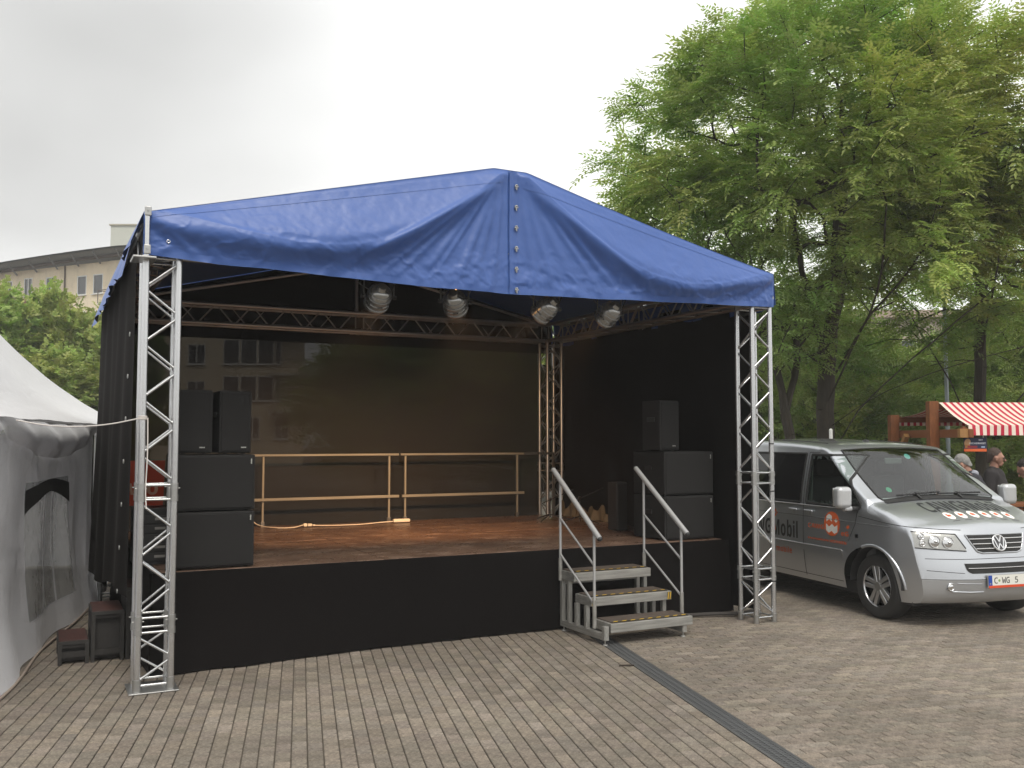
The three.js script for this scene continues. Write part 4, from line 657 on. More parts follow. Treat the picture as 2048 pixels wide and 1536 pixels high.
{
  const ashT = [0.385, 0.50, 0.13];
  // the big ash behind the van
  tree('ash_tree', 'tall broad ash tree with full light green crown behind the silver van', ground(1645, 18), {
    seed: 4, thin: 6.0, r0: 0.165, trunk: [[0.05, 1.5, 0], [0.1, 3.2, 0], [0.3, 5.0, 0.05], [0.45, 6.8, 0], [0.5, 8.6, 0]],
    limbs: [[1.5, [0.6, 2.4, 0.1], [1.5, 3.3, 0.2], [3.0, 4.6, 0.3], [4.0, 5.6, 0.2]], [3.0, [0.8, 4.2, 0.3], [1.6, 5.2, 0.5], [2.2, 6.6, 0.8]], [3.1, [-0.7, 3.9, 0.2], [-1.6, 4.8, 0.3], [-2.8, 5.5, 0.4]], [3.4, [-0.3, 4.6, 0.3], [-0.7, 6.0, 0.6], [-1.2, 7.5, 0.8]], [3.7, [0.6, 4.8, -0.5], [1.0, 6.2, -1.2], [1.4, 7.4, -1.6]], [2.6, [0.2, 3.4, 0.9], [0.4, 4.6, 1.9], [0.2, 5.8, 2.8]], [3.2, [-0.5, 4.0, -0.6], [-1.6, 5.4, -1.6], [-2.2, 6.6, -2.2]], [2.2, [0.7, 2.7, 0.8], [1.8, 3.2, 1.4], [3.2, 3.6, 1.9]]],
    center: [0.45, 6.75, 0], radii: [4.5, 3.35, 4.3], minY: 4.2, targets: 1600, sprigs: 18, spread: 0.17, leaf: 0.34, gap: 0.38,
  }, 'ash', ashT, 'trees behind the van');
  const second = tree('ash_tree', 'dark ash tree with several spreading limbs behind the striped market stall', ground(1962, 20), {
    seed: 9, thin: 5.4, r0: 0.13, trunk: [[0, 1.6, 0], [0.0, 2.6, 0], [0.05, 4.4, 0], [0.1, 6.4, 0.1]],
    limbs: [[1.9, [-0.7, 3.0, 0.3], [-1.6, 4.4, 0.5], [-2.4, 5.6, 0.6]], [1.9, [0.8, 2.9, 0.3], [1.9, 4.0, 0.5], [3.2, 5.2, 0.6]], [2.2, [0.4, 3.6, -0.6], [0.9, 5.2, -1.5]], [2.1, [-0.3, 3.8, 0.8], [-0.4, 5.4, 1.7]]],
    center: [0.5, 5.9, 0], radii: [3.9, 2.7, 3.8], minY: 3.3, targets: 900, sprigs: 13, spread: 0.19, leaf: 0.32, gap: 0.40,
  }, 'ash', [0.32, 0.43, 0.105], 'trees behind the van');
  tree('ash_tree', 'slim leaning ash tree between the stage corner and the broad ash', ground(1592, 17.2), {
    seed: 21, r0: 0.095, trunk: [[-0.05, 1.4, 0], [-0.25, 2.8, 0], [-0.55, 4.0, 0], [-0.8, 5.4, 0]],
    limbs: [[1.6, [-0.6, 2.2, 0], [-1.3, 2.7, 0]], [2.4, [0.1, 3.4, -0.2], [0.1, 4.6, -0.3]], [1.1, [-0.5, 1.5, 0], [-1.3, 2.0, 0]]],
    center: [-0.9, 4.7, -0.3], radii: [1.8, 1.9, 1.8], minY: 2.9, targets: 220, sprigs: 10, spread: 0.18, leaf: 0.28, gap: 0.4,
  }, 'ash', [0.32, 0.43, 0.105], 'trees behind the van');
  // darker trees that fill the background
  const back = tree('background_tree', 'dense dark green tree in the row behind the ash trees', ground(1605, 27), {
    seed: 33, loose: true, r0: 0.2, trunk: [[0, 1.5, 0], [0.1, 3.0, 0], [0, 4.8, 0]], center: [0, 3.4, 0], radii: [2.9, 2.9, 2.6], minY: 0.7, targets: 560, sprigs: 9, spread: 0.28, leaf: 0.50, gap: 0.25, shell: 0.45,
  }, 'ash', [0.34, 0.44, 0.115], 'trees in the background row');
  [[1500, 29, 1.1, [1, 0.85, 1]], [1700, 28, 2.4, [1.05, 0.78, 1]], [1800, 30, 3.9, [1.1, 0.72, 1]], [1905, 27, 5.2, [1, 0.72, 1]], [2010, 29, 0.5, [1.1, 0.9, 1]], [2110, 26, 1.9, [1, 1.0, 1]], [1560, 24, 4.4, [0.75, 0.62, 0.8]], [1850, 24.5, 2.9, [0.8, 0.52, 0.8]], [1990, 24, 1.3, [0.8, 0.5, 0.8]], [1700, 25, 0.2, [0.8, 0.55, 0.8]]].forEach(([px, D, t, s]) => another(back, s[1] < 0.65 ? 'low bushy green tree standing before the dense row behind the ash trees' : 'dense dark green tree in the row behind the ash trees', ground(px, D), t, s));
  // young maples in front of the cream block
  const maple = tree('maple_tree', 'tall young bright green maple in front of the cream apartment block', ground(132, 36), {
    seed: 51, loose: true, r0: 0.13, trunk: [[0, 2, 0], [0.1, 4, 0], [0, 5.6, 0], [0.05, 7.3, 0]], limbs: [[2.0, [-0.6, 3.4, 0.2], [-1.1, 5.0, 0.2]], [2.4, [0.7, 3.9, 0], [1.2, 5.4, 0.2]]],
    center: [0, 4.2, 0], radii: [1.7, 3.55, 1.7], minY: 1.4, targets: 560, sprigs: 9, spread: 0.2, leaf: 0.33, gap: 0.35, shell: 0.5,
  }, 'maple', [0.40, 0.50, 0.14], 'young maples before the apartment block');
  [[10, 35, 1.2, [1.15, 0.9, 1.15]], [228, 35, 2.6, [1.05, 0.9, 1.05]], [72, 33, 4.1, [1.1, 0.66, 1.1]], [182, 33, 5.5, [1.15, 0.66, 1.15]], [-70, 34, 3.3, [1.2, 1.0, 1.2]]].forEach(([px, D, t, s]) => another(maple, s[1] < 0.7 ? 'short young maple standing before the taller maples by the cream block' : 'tall young bright green maple in front of the cream apartment block', ground(px, D), t, s));
  [[790, 32, 1.7, [1.1, 0.9, 1.2]], [880, 33, 3.0, [1.4, 1.0, 1.4]], [1000, 31, 4.2, [1.4, 0.95, 1.4]]].forEach(([px, D, t, s]) => another(back, 'dark tree seen dimly through the gauze behind the stage', ground(px, D), t, s));
}
// ------------------------------------------------------------------ silver van
const paint = phys(rgb(0.52, 0.54, 0.57), { metalness: 0.8, roughness: 0.34, clearcoat: 1, clearcoatRoughness: 0.05 });
{
  const VA = 17.6 * Math.PI / 180, FL = G(1771, 1236), axle = FL.clone().add(V3(Math.cos(VA), 0, -Math.sin(VA)).multiplyScalar(0.8));
  const van = thing('silver_van', 'silver passenger van with orange and black lettering parked beside the stage', 'van', axle, VA);
  const NOSE = 0.825, WB = 3.0, WR = 0.34, AR = 0.405, AY = 0.355;
  const curve = (pts) => (s) => { let i = 0; while (i < pts.length - 2 && s > pts[i + 1][0]) i++; const [x0, y0] = pts[i], [x1, y1] = pts[i + 1], t = clamp((s - x0) / (x1 - x0)); const m = (k) => k <= 0 || k >= pts.length - 1 ? null : (pts[k + 1][1] - pts[k - 1][1]) / (pts[k + 1][0] - pts[k - 1][0]); const d = (y1 - y0), m0 = (m(i) ?? d / (x1 - x0)) * (x1 - x0), m1 = (m(i + 1) ?? d / (x1 - x0)) * (x1 - x0), t2 = t * t, t3 = t2 * t; return (2 * t3 - 3 * t2 + 1) * y0 + (t3 - 2 * t2 + t) * m0 + (-2 * t3 + 3 * t2) * y1 + (t3 - t2) * m1; };
  const topC = curve([[0, 0.50], [0.012, 0.58], [0.03, 0.66], [0.055, 0.75], [0.085, 0.85], [0.12, 0.94], [0.17, 1.005], [0.25, 1.05], [0.45, 1.13], [0.65, 1.195], [0.82, 1.245], [0.88, 1.272], [1.11, 1.445], [1.34, 1.617], [1.52, 1.75], [1.62, 1.808], [1.75, 1.848], [2.1, 1.885], [2.9, 1.92], [3.6, 1.915], [4.4, 1.885], [4.66, 1.84], [4.78, 1.77], [4.84, 1.5], [4.87, 1.1], [4.885, 0.7], [4.89, 0.5]]);
  const botC = curve([[0, 0.4962], [0.006, 0.42], [0.016, 0.36], [0.04, 0.31], [0.1, 0.255], [0.25, 0.235], [0.48, 0.23], [1.3, 0.25], [3.4, 0.25], [4.4, 0.27], [4.8, 0.33], [4.89, 0.45]]);
  const wy = (y) => y < 0.75 ? 0.952 - 0.055 * Math.pow((0.75 - y) / 0.5, 2) : y < 1.14 ? 0.952 - 0.012 * Math.pow((y - 0.75) / 0.39, 2) : 0.940 - 0.155 * Math.pow((y - 1.14) / 0.8, 1.35);
  const half = (y, s) => wy(y) * (1 - 0.10 * Math.pow(clamp(1 - s / 0.8), 2)) * (1 - 0.03 * Math.pow(clamp((s - 4.3) / 0.6), 2));
  const shift = (s, x) => { const k = Math.abs(x) / 0.95; return 0.30 * Math.pow(clamp(1 - s / 0.7), 1.4) * Math.pow(k, 2.8) + (s > 0.8 && s < 2.0 ? 0.13 * Math.pow(Math.sin(Math.PI * (s - 0.8) / 1.2), 1.2) * k * k : 0) - (s > 4.3 ? 0.06 * (s - 4.3) / 0.6 * k * k : 0); };
  const crown = (s) => s < 0.9 ? 0.05 * clamp(s / 0.3) : s < 1.9 ? 0.035 : 0.035;
  const arches = [NOSE, NOSE + WB];
  const bot = (s) => { let b = botC(s); for (const c of arches) { const d = Math.abs(s - c); if (d < AR) b = Math.max(b, AY + Math.sqrt(AR * AR - d * d)); } return b; };
  let st = [];
  for (let i = 0; i <= 14; i++) st.push(0.26 * Math.pow(i / 14, 1.8));
  for (let s = 0.29; s < 4.6; s += 0.035) st.push(s);
  for (let s = 4.6; s <= 4.89; s += 0.02) st.push(s); st.push(4.89);
  for (const c of arches) for (let i = 0; i <= 24; i++) st.push(c - (AR + 0.0005) * Math.cos(Math.PI * i / 24));
  const WS0 = 0.90, WS1 = 1.60; st.push(WS0, WS1, 0.84, 0.87);
  st = st.sort((a, b) => a - b).filter((s, i, a) => !i || s - a[i - 1] > 0.0012);
  const NS = 34, NA = 6, NT = 9, XW = 0.86; // windscreen spans |x| < XW * top half width
  function section(s) {
    const T = topC(s), B = Math.min(bot(s), T - 0.004), r = Math.min(s < 0.9 ? 0.05 + 0.05 * clamp(s / 0.5) : s < 1.85 ? 0.05 : 0.075, (T - B) * 0.4), yT = T - crown(s) - r, out = [];
    for (let j = 0; j <= NS; j++) { const y = lerp(B, yT, j / NS); out.push([half(y, s), y]); }
    const xe = half(yT, s);
    for (let j = 1; j <= NA; j++) { const t = j / NA * Math.PI / 2 * 0.93; out.push([xe - r * (1 - Math.cos(t)), yT + r * Math.sin(t)]); }
    const [xa, ya] = out[out.length - 1]; const q = [0.93, XW, 0.75, 0.6, 0.45, 0.3, 0.15, 0.07, 0];
    for (const k of q) out.push([xa * k, T - (T - ya) * k * k]);
    return out;
  }
  const N1 = NS + 1 + NA + NT, pos = [], cols = 2 * N1 - 1, idx = [];
  for (const s of st) { const c = section(s), full = [...c.map(([x, y]) => [-x, y]), ...c.slice(0, -1).reverse()]; for (const [x, y] of full) pos.push(x, y, NOSE - s - shift(s, x)); }
  // window outlines on the side, in (s, y): lower and upper edges
  const doorWin = { s0: 1.02, s1: 2.0, lo: () => 1.155, hi: (s) => Math.min(1.725, 1.16 + (s - 0.98) * 1.05) };
  const rearWin = { s0: 2.11, s1: 3.5, lo: () => 1.155, hi: () => 1.735 };
  const backWin = { s0: 3.64, s1: 4.62, lo: () => 1.16, hi: () => 1.725 };
  const inset = 0.03, inWin = (s, y) => [doorWin, rearWin, backWin].some((w) => s > w.s0 + inset && s < w.s1 - inset && y > w.lo(s) + inset && y < w.hi(s) - inset);
  for (let i = 0; i < st.length - 1; i++) for (let j = 0; j < cols - 1; j++) {
    const s = (st[i] + st[i + 1]) / 2, jj = j < N1 - 1 ? j : cols - 2 - j;
    if (s > WS0 && s < WS1 && jj >= NS + NA + 2) continue;
    const a = i * cols + j, b = a + 1, c = a + cols, d = c + 1; const y = (pos[a * 3 + 1] + pos[d * 3 + 1]) / 2, sEff = NOSE - (pos[a * 3 + 2] + pos[d * 3 + 2]) / 2;
    if (jj <= NS && inWin(sEff, y)) continue;
    idx.push(a, d, b, a, c, d);
  }
  // underside of the nose, down from the bumper and back under the engine
  const under = [], lowS = st.filter((q) => q <= 0.46), NX = 30, u0 = pos.length / 3;
  for (const q of lowS) { const B = botC(q), xm = half(B, q); for (let j = 0; j <= NX; j++) { const x = lerp(-xm, xm, j / NX); pos.push(x, B, NOSE - q - shift(q, x)); } }
  for (let i = 0; i < lowS.length - 1; i++) for (let j = 0; j < NX; j++) { const a = u0 + i * (NX + 1) + j, b = a + 1, c = a + NX + 1, d = c + 1; under.push(a, b, d, a, d, c); }
  idx.push(...under);
  const g = new THREE.BufferGeometry(); g.setAttribute('position', new THREE.Float32BufferAttribute(pos, 3)); g.setAttribute('uv', new THREE.Float32BufferAttribute(pos.flatMap((_, i) => i % 3 === 0 ? [pos[i + 2], pos[i + 1]] : []), 2)); g.setIndex(idx); g.computeVertexNormals();
  const body = mesh('body', g, paint, van);
  // a full skin (no openings) to lay parts on
  const full = []; for (let i = 0; i < st.length - 1; i++) for (let j = 0; j < cols - 1; j++) { const a = i * cols + j, b = a + 1, c = a + cols, d = c + 1; full.push(a, d, b, a, c, d); }
  full.push(...under);
  const skinG = new THREE.BufferGeometry(); skinG.setAttribute('position', new THREE.Float32BufferAttribute(pos, 3)); skinG.setIndex(full);
  const skin = new THREE.Mesh(skinG, new THREE.MeshBasicMaterial({ side: THREE.DoubleSide })); skin.updateMatrixWorld(); skinG.computeBoundingSphere(); skinG.computeBoundingBox();
  // uniform bins by view so that projection stays quick
  const P3 = pos, tri = full, bins = {};
  const VIEW = { side: [2, 1, 0], front: [0, 1, 2], top: [0, 2, 1] };
  for (const k of Object.keys(VIEW)) { const [A, B] = VIEW[k], m = new Map(); for (let t = 0; t < tri.length; t += 3) { const v = [0, 1, 2].map((e) => tri[t + e] * 3); const a0 = Math.floor(Math.min(...v.map((q) => P3[q + A])) * 20), a1 = Math.floor(Math.max(...v.map((q) => P3[q + A])) * 20), b0 = Math.floor(Math.min(...v.map((q) => P3[q + B])) * 20), b1 = Math.floor(Math.max(...v.map((q) => P3[q + B])) * 20); for (let a = a0; a <= a1; a++) for (let b = b0; b <= b1; b++) { const key = a * 1000 + b; if (!m.has(key)) m.set(key, []); m.get(key).push(t); } } bins[k] = m; }
  function hit(view, a, b, sign = 1) { // the outermost skin point along an axis, with its normal
    const [A, B, C] = VIEW[view], list = bins[view].get(Math.floor(a * 20) * 1000 + Math.floor(b * 20)) ?? []; let best = null;
    for (const t of list) {
      const v = [0, 1, 2].map((e) => tri[t + e] * 3), ax = P3[v[0] + A], ay = P3[v[0] + B], bx = P3[v[1] + A] - ax, by = P3[v[1] + B] - ay, cx = P3[v[2] + A] - ax, cy = P3[v[2] + B] - ay, det = bx * cy - cx * by; if (Math.abs(det) < 1e-12) continue;
      const px = a - ax, py = b - ay, u = (px * cy - cx * py) / det, w = (bx * py - px * by) / det; if (u < -1e-5 || w < -1e-5 || u + w > 1.00001) continue;
      const c = P3[v[0] + C] + u * (P3[v[1] + C] - P3[v[0] + C]) + w * (P3[v[2] + C] - P3[v[0] + C]); if (!best || c * sign > best.c * sign) best = { c, t, v };
    }
    if (!best) return null; const e = best.v.map((q) => V3(P3[q], P3[q + 1], P3[q + 2])), n = e[1].clone().sub(e[0]).cross(e[2].clone().sub(e[0])).normalize(); const p = [0, 0, 0]; p[A] = a; p[B] = b; p[C] = best.c; const comp = n.getComponent(C); if (comp * sign < 0) n.negate(); return { p: V3(...p), n };
  }
  function lay(view, a, b, off, sign = 1) { const h = hit(view, a, b, sign) ?? hit(view, a + 0.004, b + 0.004, sign) ?? hit(view, a - 0.01, b - 0.006, sign); if (!h) return null; return h.p.addScaledVector(h.n, off); }
  // patch between lower(a) and upper(a)
  function patch(view, a0, a1, lo, hi, off, sign = 1, nu = 24, nv = 12) { let lastP = V3(0, 0, 0); return sheet(nu, nv, (u, v) => { const a = lerp(a0, a1, u), b = lerp(lo(a), hi(a), v), p = lay(view, a, b, off, sign) ?? lastP; lastP = p; return [p.x, p.y, p.z, u, v]; }); }
  function line(view, pts, r, off = 0, sign = 1, seg = 5) { const out = []; for (let i = 0; i < pts.length - 1; i++) { const n = Math.max(2, Math.ceil(Math.hypot(pts[i + 1][0] - pts[i][0], pts[i + 1][1] - pts[i][1]) / 0.04)); for (let k = i ? 1 : 0; k <= n; k++) { const p = lay(view, lerp(pts[i][0], pts[i + 1][0], k / n), lerp(pts[i][1], pts[i + 1][1], k / n), off, sign); if (p) out.push(p); } } return pipe(out, r, seg, out.length * 2); }
  const Z = (s) => NOSE - s;
  const seam = mat(rgb(0.018, 0.018, 0.018), 0.8), tint = phys(rgb(0.62, 0.68, 0.64), { roughness: 0.02, transmission: 1, thickness: 0, ior: 1.75 }), privacy = phys(rgb(0.010, 0.010, 0.011), { roughness: 0.05, specularIntensity: 0.8 });
  // ---- glass
  { const gl = sheet(30, 30, (u, v) => { const s = lerp(WS0 - 0.012, WS1 + 0.012, v), c = section(s), xm = c[NS + NA + 1][0] * (XW / 0.93) * 1.012, x = lerp(-xm, xm, u), xa = c[NS + NA][0], ya = c[NS + NA][1], T = topC(s), y = T - (T - ya) * (x / xa) * (x / xa); return [x, y + 0.004, Z(s) - shift(s, x) + 0.004, u, v]; });
    const w = mesh('windscreen', gl, tint, van);
    const rim = (f, n = 40) => pipe(Array.from({ length: n + 1 }, (_, i) => V3(...f(i / n))), 0.011, 6, n * 2);
    const at = (u, v) => { const s = lerp(WS0 - 0.008, WS1 + 0.008, v), c = section(s), xm = c[NS + NA + 1][0] * (XW / 0.93), x = lerp(-xm, xm, u), xa = c[NS + NA][0], ya = c[NS + NA][1], T = topC(s); return [x, T - (T - ya) * (x / xa) * (x / xa) + 0.002, Z(s) - shift(s, x)]; };
    mesh('windscreen_seal', [rim((t) => at(t, 0)), rim((t) => at(t, 1)), rim((t) => at(0, t)), rim((t) => at(1, t))], seam, van);
    for (const [x0, x1] of [[-0.62, 0.02], [-0.02, 0.66]]) { const A = V3(...at(x0 / 1.7 + 0.5, 0.015)), B = V3(...at(x1 / 1.7 + 0.5, 0.05)); A.y += 0.02; B.y += 0.02; A.z += 0.02; B.z += 0.02; mesh('wiper', [rod(A, B, 0.011, 6), rod(A.clone().lerp(B, 0.45), A.clone().lerp(B, 0.45).add(V3(0.02, -0.05, 0.06)), 0.012, 6), rbox(0.05, 0.03, 0.04, 0.008, ...A.clone().lerp(B, 0.47).toArray())], M.blackPlastic, van); }
    mesh('cowl_panel', sheet(30, 3, (u, v) => { const p = at(u, -0.01 - v * 0.075); return [p[0], p[1] + 0.005, p[2] + 0.004, u, v]; }), seam, van);
    // sensor, mirror and stickers behind the screen
    const m0 = at(0.55, 0.86); mesh('rear_view_mirror', rbox(0.24, 0.07, 0.03, 0.012, m0[0] - 0.08, m0[1] - 0.09, m0[2] - 0.1), mat(rgb(0.10, 0.13, 0.12), 0.3), van);
    const sticker = (u, v, r, c) => { const p = at(u, v); const s = mesh('screen_sticker', new THREE.CircleGeometry(r, 20).rotateX(-0.72).translate(p[0], p[1] - 0.004, p[2] - 0.01), mat(c, 0.6), van); };
    sticker(0.14, 0.16, 0.035, rgb(0.06, 0.42, 0.24)); sticker(0.56, 0.80, 0.04, rgb(0.16, 0.55, 0.55));
  }
  for (const sgn of [-1, 1]) {
    const side = sgn < 0 ? -1 : 1;
    for (const [w, m, nm] of [[doorWin, tint, 'door_window'], [rearWin, privacy, 'side_window'], [backWin, privacy, 'side_window']]) {
      mesh(nm, patch('side', Z(w.s1) + 0.012, Z(w.s0) - 0.012, (z) => w.lo(Z(z)) + 0.01, (z) => Math.max(w.lo(Z(z)) + 0.012, w.hi(Z(z)) - 0.01), 0.003, side, 40, 14), m, van);
      const ring = (k) => { const pts = []; for (let i = 0; i <= 30; i++) pts.push([Z(lerp(w.s0, w.s1, i / 30)), w.lo()]); for (let i = 0; i <= 30; i++) { const s = lerp(w.s1, w.s0, i / 30); pts.push([Z(s), Math.max(w.lo(), w.hi(s))]); } pts.push([Z(w.s0), w.lo()]); return line('side', pts, 0.02, -0.008, side, 6); };
      mesh('window_seal', ring(), seam, van);
    }
    mesh('chrome_strip', line('side', [[Z(1.2), 1.132], [Z(4.6), 1.132]], 0.006, 0.005, side), M.chrome, van);
    for (const pts of [[[Z(1.22), 0.78], [Z(1.10), 0.98], [Z(1.06), 1.14]], [[Z(2.055), 0.30], [Z(2.055), 1.75]], [[Z(3.60), 0.85], [Z(3.6), 1.75]], [[Z(1.36), 0.32], [Z(3.45), 0.32]], [[Z(0.17), 0.98], [Z(0.30), 1.0], [Z(1.05), 1.07]], [[Z(2.055), 1.75], [Z(1.85), 1.75]]]) mesh('door_seam', line('side', pts, 0.0035, 0.0006, side), seam, van);
    mesh('belt_crease', line('side', [[Z(0.55), 0.99], [Z(1.6), 1.0], [Z(4.7), 1.0]], 0.004, 0.0, side), mat(rgb(0.16, 0.165, 0.17), 0.6, 0.3), van);
    mesh('side_moulding', patch('side', Z(3.42), Z(1.32), () => 0.60, () => 0.67, 0.010, side, 40, 3), paint, van);
    mesh('moulding_edge', line('side', [[Z(1.32), 0.60], [Z(1.32), 0.672], [Z(3.42), 0.672]], 0.004, 0.011, side), M.chrome, van);
    for (const s of [1.93, 2.24]) { const p = lay('side', Z(s), 1.055, 0.0, side); mesh('door_handle', [rbox(0.028, 0.026, 0.16, 0.01, p.x + side * 0.018, p.y + 0.01, p.z), new THREE.SphereGeometry(0.04, 12, 8).scale(0.25, 0.8, 1).translate(p.x + side * 0.002, p.y - 0.012, p.z)], paint, van); }
    for (const c of arches) { const pts = []; for (let i = 0; i <= 30; i++) { const t = Math.PI * (i / 30) * 0.98 + 0.03; pts.push([Z(c - Math.cos(t) * (AR + 0.012)), AY + Math.sin(t) * (AR + 0.012)]); } mesh('wheel_arch_lip', line('side', pts.filter((q) => q[1] > 0.25), 0.018, -0.004, side, 7), paint, van);
      mesh('wheel_housing', [new THREE.CylinderGeometry(AR, AR, 0.34, 28, 1, true, 0, Math.PI).rotateZ(Math.PI / 2).rotateX(0).translate(side * 0.76, AY, Z(c))].map((q) => { q.rotateX(0); return q; }), M.black, van); }
    // mirror
    const mr = new THREE.Group(); mr.name = 'wing_mirror'; van.add(mr); mr.position.set(side * 1.0, 1.19, Z(1.08));
    mesh('mirror_arm', [rbox(0.2, 0.055, 0.07, 0.02, -side * 0.0, -0.045, 0.01), rbox(0.05, 0.09, 0.11, 0.02, -side * 0.085, -0.03, 0)], M.blackPlastic, mr);
    mesh('mirror_shell', rbox(0.185, 0.235, 0.13, 0.05, side * 0.135, 0.085, 0.02, 4), phys(rgb(0.5, 0.51, 0.52), { metalness: 0.35, roughness: 0.3, clearcoat: 1, clearcoatRoughness: 0.06 }), mr);
    mesh('mirror_foot', rbox(0.1, 0.06, 0.09, 0.025, side * 0.08, -0.035, 0.02, 3), phys(rgb(0.5, 0.51, 0.52), { metalness: 0.35, roughness: 0.3, clearcoat: 1 }), mr);
    mesh('mirror_glass', rbox(0.15, 0.2, 0.008, 0.02, side * 0.135, 0.085, -0.049), M.chrome, mr);
    mesh('mirror_triangle', patch('side', Z(1.26), Z(1.04), () => 1.14, (z) => 1.16 + Math.max(0, (Z(z) - 1.05)) * 0.62, 0.006, side, 8, 4), M.blackPlastic, van);
    mesh('fuel_badge', patch('side', Z(1.10), Z(1.05), () => 0.83, () => 0.87, 0.004, side, 3, 3), M.chrome, van);
  }
  // ---- interior
  { const dark = mat(rgb(0.03, 0.03, 0.032), 0.8);
    mesh('floor_pan', [box(1.66, 0.05, 4.3, 0, 0.35, Z(2.55)), box(1.7, 0.12, 4.5, 0, 0.27, Z(2.6))], M.black, van);
    mesh('dashboard', [rbox(1.62, 0.24, 0.5, 0.08, 0, 1.12, Z(1.18)), rbox(1.6, 0.5, 0.3, 0.05, 0, 0.85, Z(1.14))], mat(rgb(0.12, 0.12, 0.12), 0.8), van);
    for (const x of [-0.45, 0.45]) { mesh('seat', [rbox(0.5, 0.14, 0.5, 0.05, x, 0.78, Z(2.0)), rbox(0.48, 0.66, 0.14, 0.05, x, 1.12, Z(2.3)), rbox(0.26, 0.18, 0.1, 0.04, x, 1.56, Z(2.33))], dark, van); }
    mesh('steering_wheel', new THREE.TorusGeometry(0.19, 0.016, 8, 24).rotateX(-0.9).translate(0.42, 1.17, Z(1.62)), dark, van);
    mesh('partition', box(1.5, 0.9, 0.05, 0, 1.2, Z(2.6)), dark, van);
    mesh('seat_belt', [rodS(V3(-0.74, 1.62, Z(2.16)), V3(-0.76, 1.05, Z(2.18)), 0.05, 0.01)], mat(rgb(0.32, 0.36, 0.33), 0.8), van);
    mesh('headliner', sheet(10, 10, (u, v) => [lerp(-0.68, 0.68, u), 1.845 - 0.02 * Math.pow(2 * u - 1, 2), Z(lerp(1.86, 4.5, v)), u, v]), mat(rgb(0.25, 0.25, 0.24), 0.9), van);
  }
  // ---- front
  const F = (x, y, off) => lay('front', x, y, off, 1), fx = (s) => s;
  for (const sg of [-1, 1]) {
    const hl = new THREE.Group(); hl.name = 'headlight'; van.add(hl);
    const mir = (f) => sg < 0 ? f : f, a0 = 0.40, a1 = 0.868, lo = (x) => 0.775 + 0.03 * clamp((Math.abs(x) - 0.4) / 0.43), hi = (x) => { const t = (Math.abs(x) - 0.40) / 0.468; return Math.max(lo(x) + 0.004, Math.min(0.80 + t * 0.9, 0.935 + 0.03 * t)); };
    const pA = sg < 0 ? -a1 : a0, pB = sg < 0 ? -a0 : a1;
    mesh('reflector_bed', patch('front', pA, pB, lo, hi, 0.003, 1, 40, 12), mat(rgb(0.42, 0.42, 0.40), 0.32, 0.75), hl);
    for (const [x, y, r] of [[0.565, 0.858, 0.058], [0.69, 0.868, 0.06], [0.80, 0.92, 0.03], [0.80, 0.85, 0.028]]) { const h = hit('front', sg * x, y); if (!h) continue; const q = new THREE.Quaternion().setFromUnitVectors(V3(0, 0, 1), h.n.clone().add(V3(0, 0, 1)).normalize()); const bowl = mesh('lamp_bowl', [new THREE.TorusGeometry(r, 0.007, 8, 26), new THREE.SphereGeometry(r * 0.97, 20, 10, 0, Math.PI * 2, 0, Math.PI / 2).scale(1, 0.35, 1).rotateX(Math.PI / 2).translate(0, 0, -0.006), new THREE.SphereGeometry(r * 0.28, 10, 8).translate(0, 0, r * 0.32)], M.chrome, hl); bowl.quaternion.copy(q); bowl.position.copy(h.p).addScaledVector(h.n, 0.006); }
    mesh('lens', patch('front', pA, pB, lo, hi, 0.030, 1, 40, 12), phys(rgb(0.95, 0.95, 0.95), { roughness: 0.02, transmission: 1, thickness: 0, ior: 1.5 }), hl);
    mesh('lens_edge', [line('front', [[sg * a0, lo(a0)], [sg * a1, lo(a1)]], 0.005, 0.006), line('front', Array.from({ length: 20 }, (_, i) => { const x = lerp(a0, a1, i / 19); return [sg * x, hi(x)]; }), 0.005, 0.006)], seam, hl);
    const fp = F(sg * 0.60, 0.425, 0.0); mesh('fog_light', [new THREE.TorusGeometry(0.036, 0.007, 8, 20).translate(fp.x, fp.y, fp.z + 0.004), new THREE.SphereGeometry(0.033, 14, 8).scale(1, 1, 0.4).translate(fp.x, fp.y, fp.z)], M.chrome, van);
    mesh('bumper_recess', [line('front', [[sg * 0.64, 0.405], [sg * 0.58, 0.378], [sg * 0.40, 0.37], [sg * 0.26, 0.372]], 0.009, 0.001), line('front', [[sg * 0.54, 0.462], [sg * 0.28, 0.452]], 0.005, 0.0)], paint, van);
  }
  const GR = { lo: (x) => 0.755 + 0.03 * Math.pow(Math.abs(x) / 0.4, 3), hi: () => 0.925 }, gw = (y) => 0.27 + (y - 0.755) / 0.17 * 0.10;
  const gp = sheet(40, 12, (u, v) => { const y = lerp(0.757, 0.925, v), x = lerp(-gw(y), gw(y), u), p = F(x, y, 0.003); return [p.x, p.y, p.z, u, v]; });
  const gr = mesh('grille', gp, seam, van);
  for (const y of [0.795, 0.842, 0.89]) mesh('grille_slat', line('front', [[-gw(y) + 0.005, y], [gw(y) - 0.005, y]], 0.008, 0.007), M.chrome, gr);
  mesh('grille_frame', [line('front', [[-gw(0.925), 0.93], [-gw(0.85) - 0.004, 0.85], [-gw(0.77), 0.77], [-0.22, 0.752], [0.22, 0.752], [gw(0.77), 0.77], [gw(0.85) + 0.004, 0.85], [gw(0.925), 0.93]], 0.009, 0.003), line('front', [[-gw(0.925), 0.932], [gw(0.925), 0.932]], 0.006, 0.003)], paint, van);
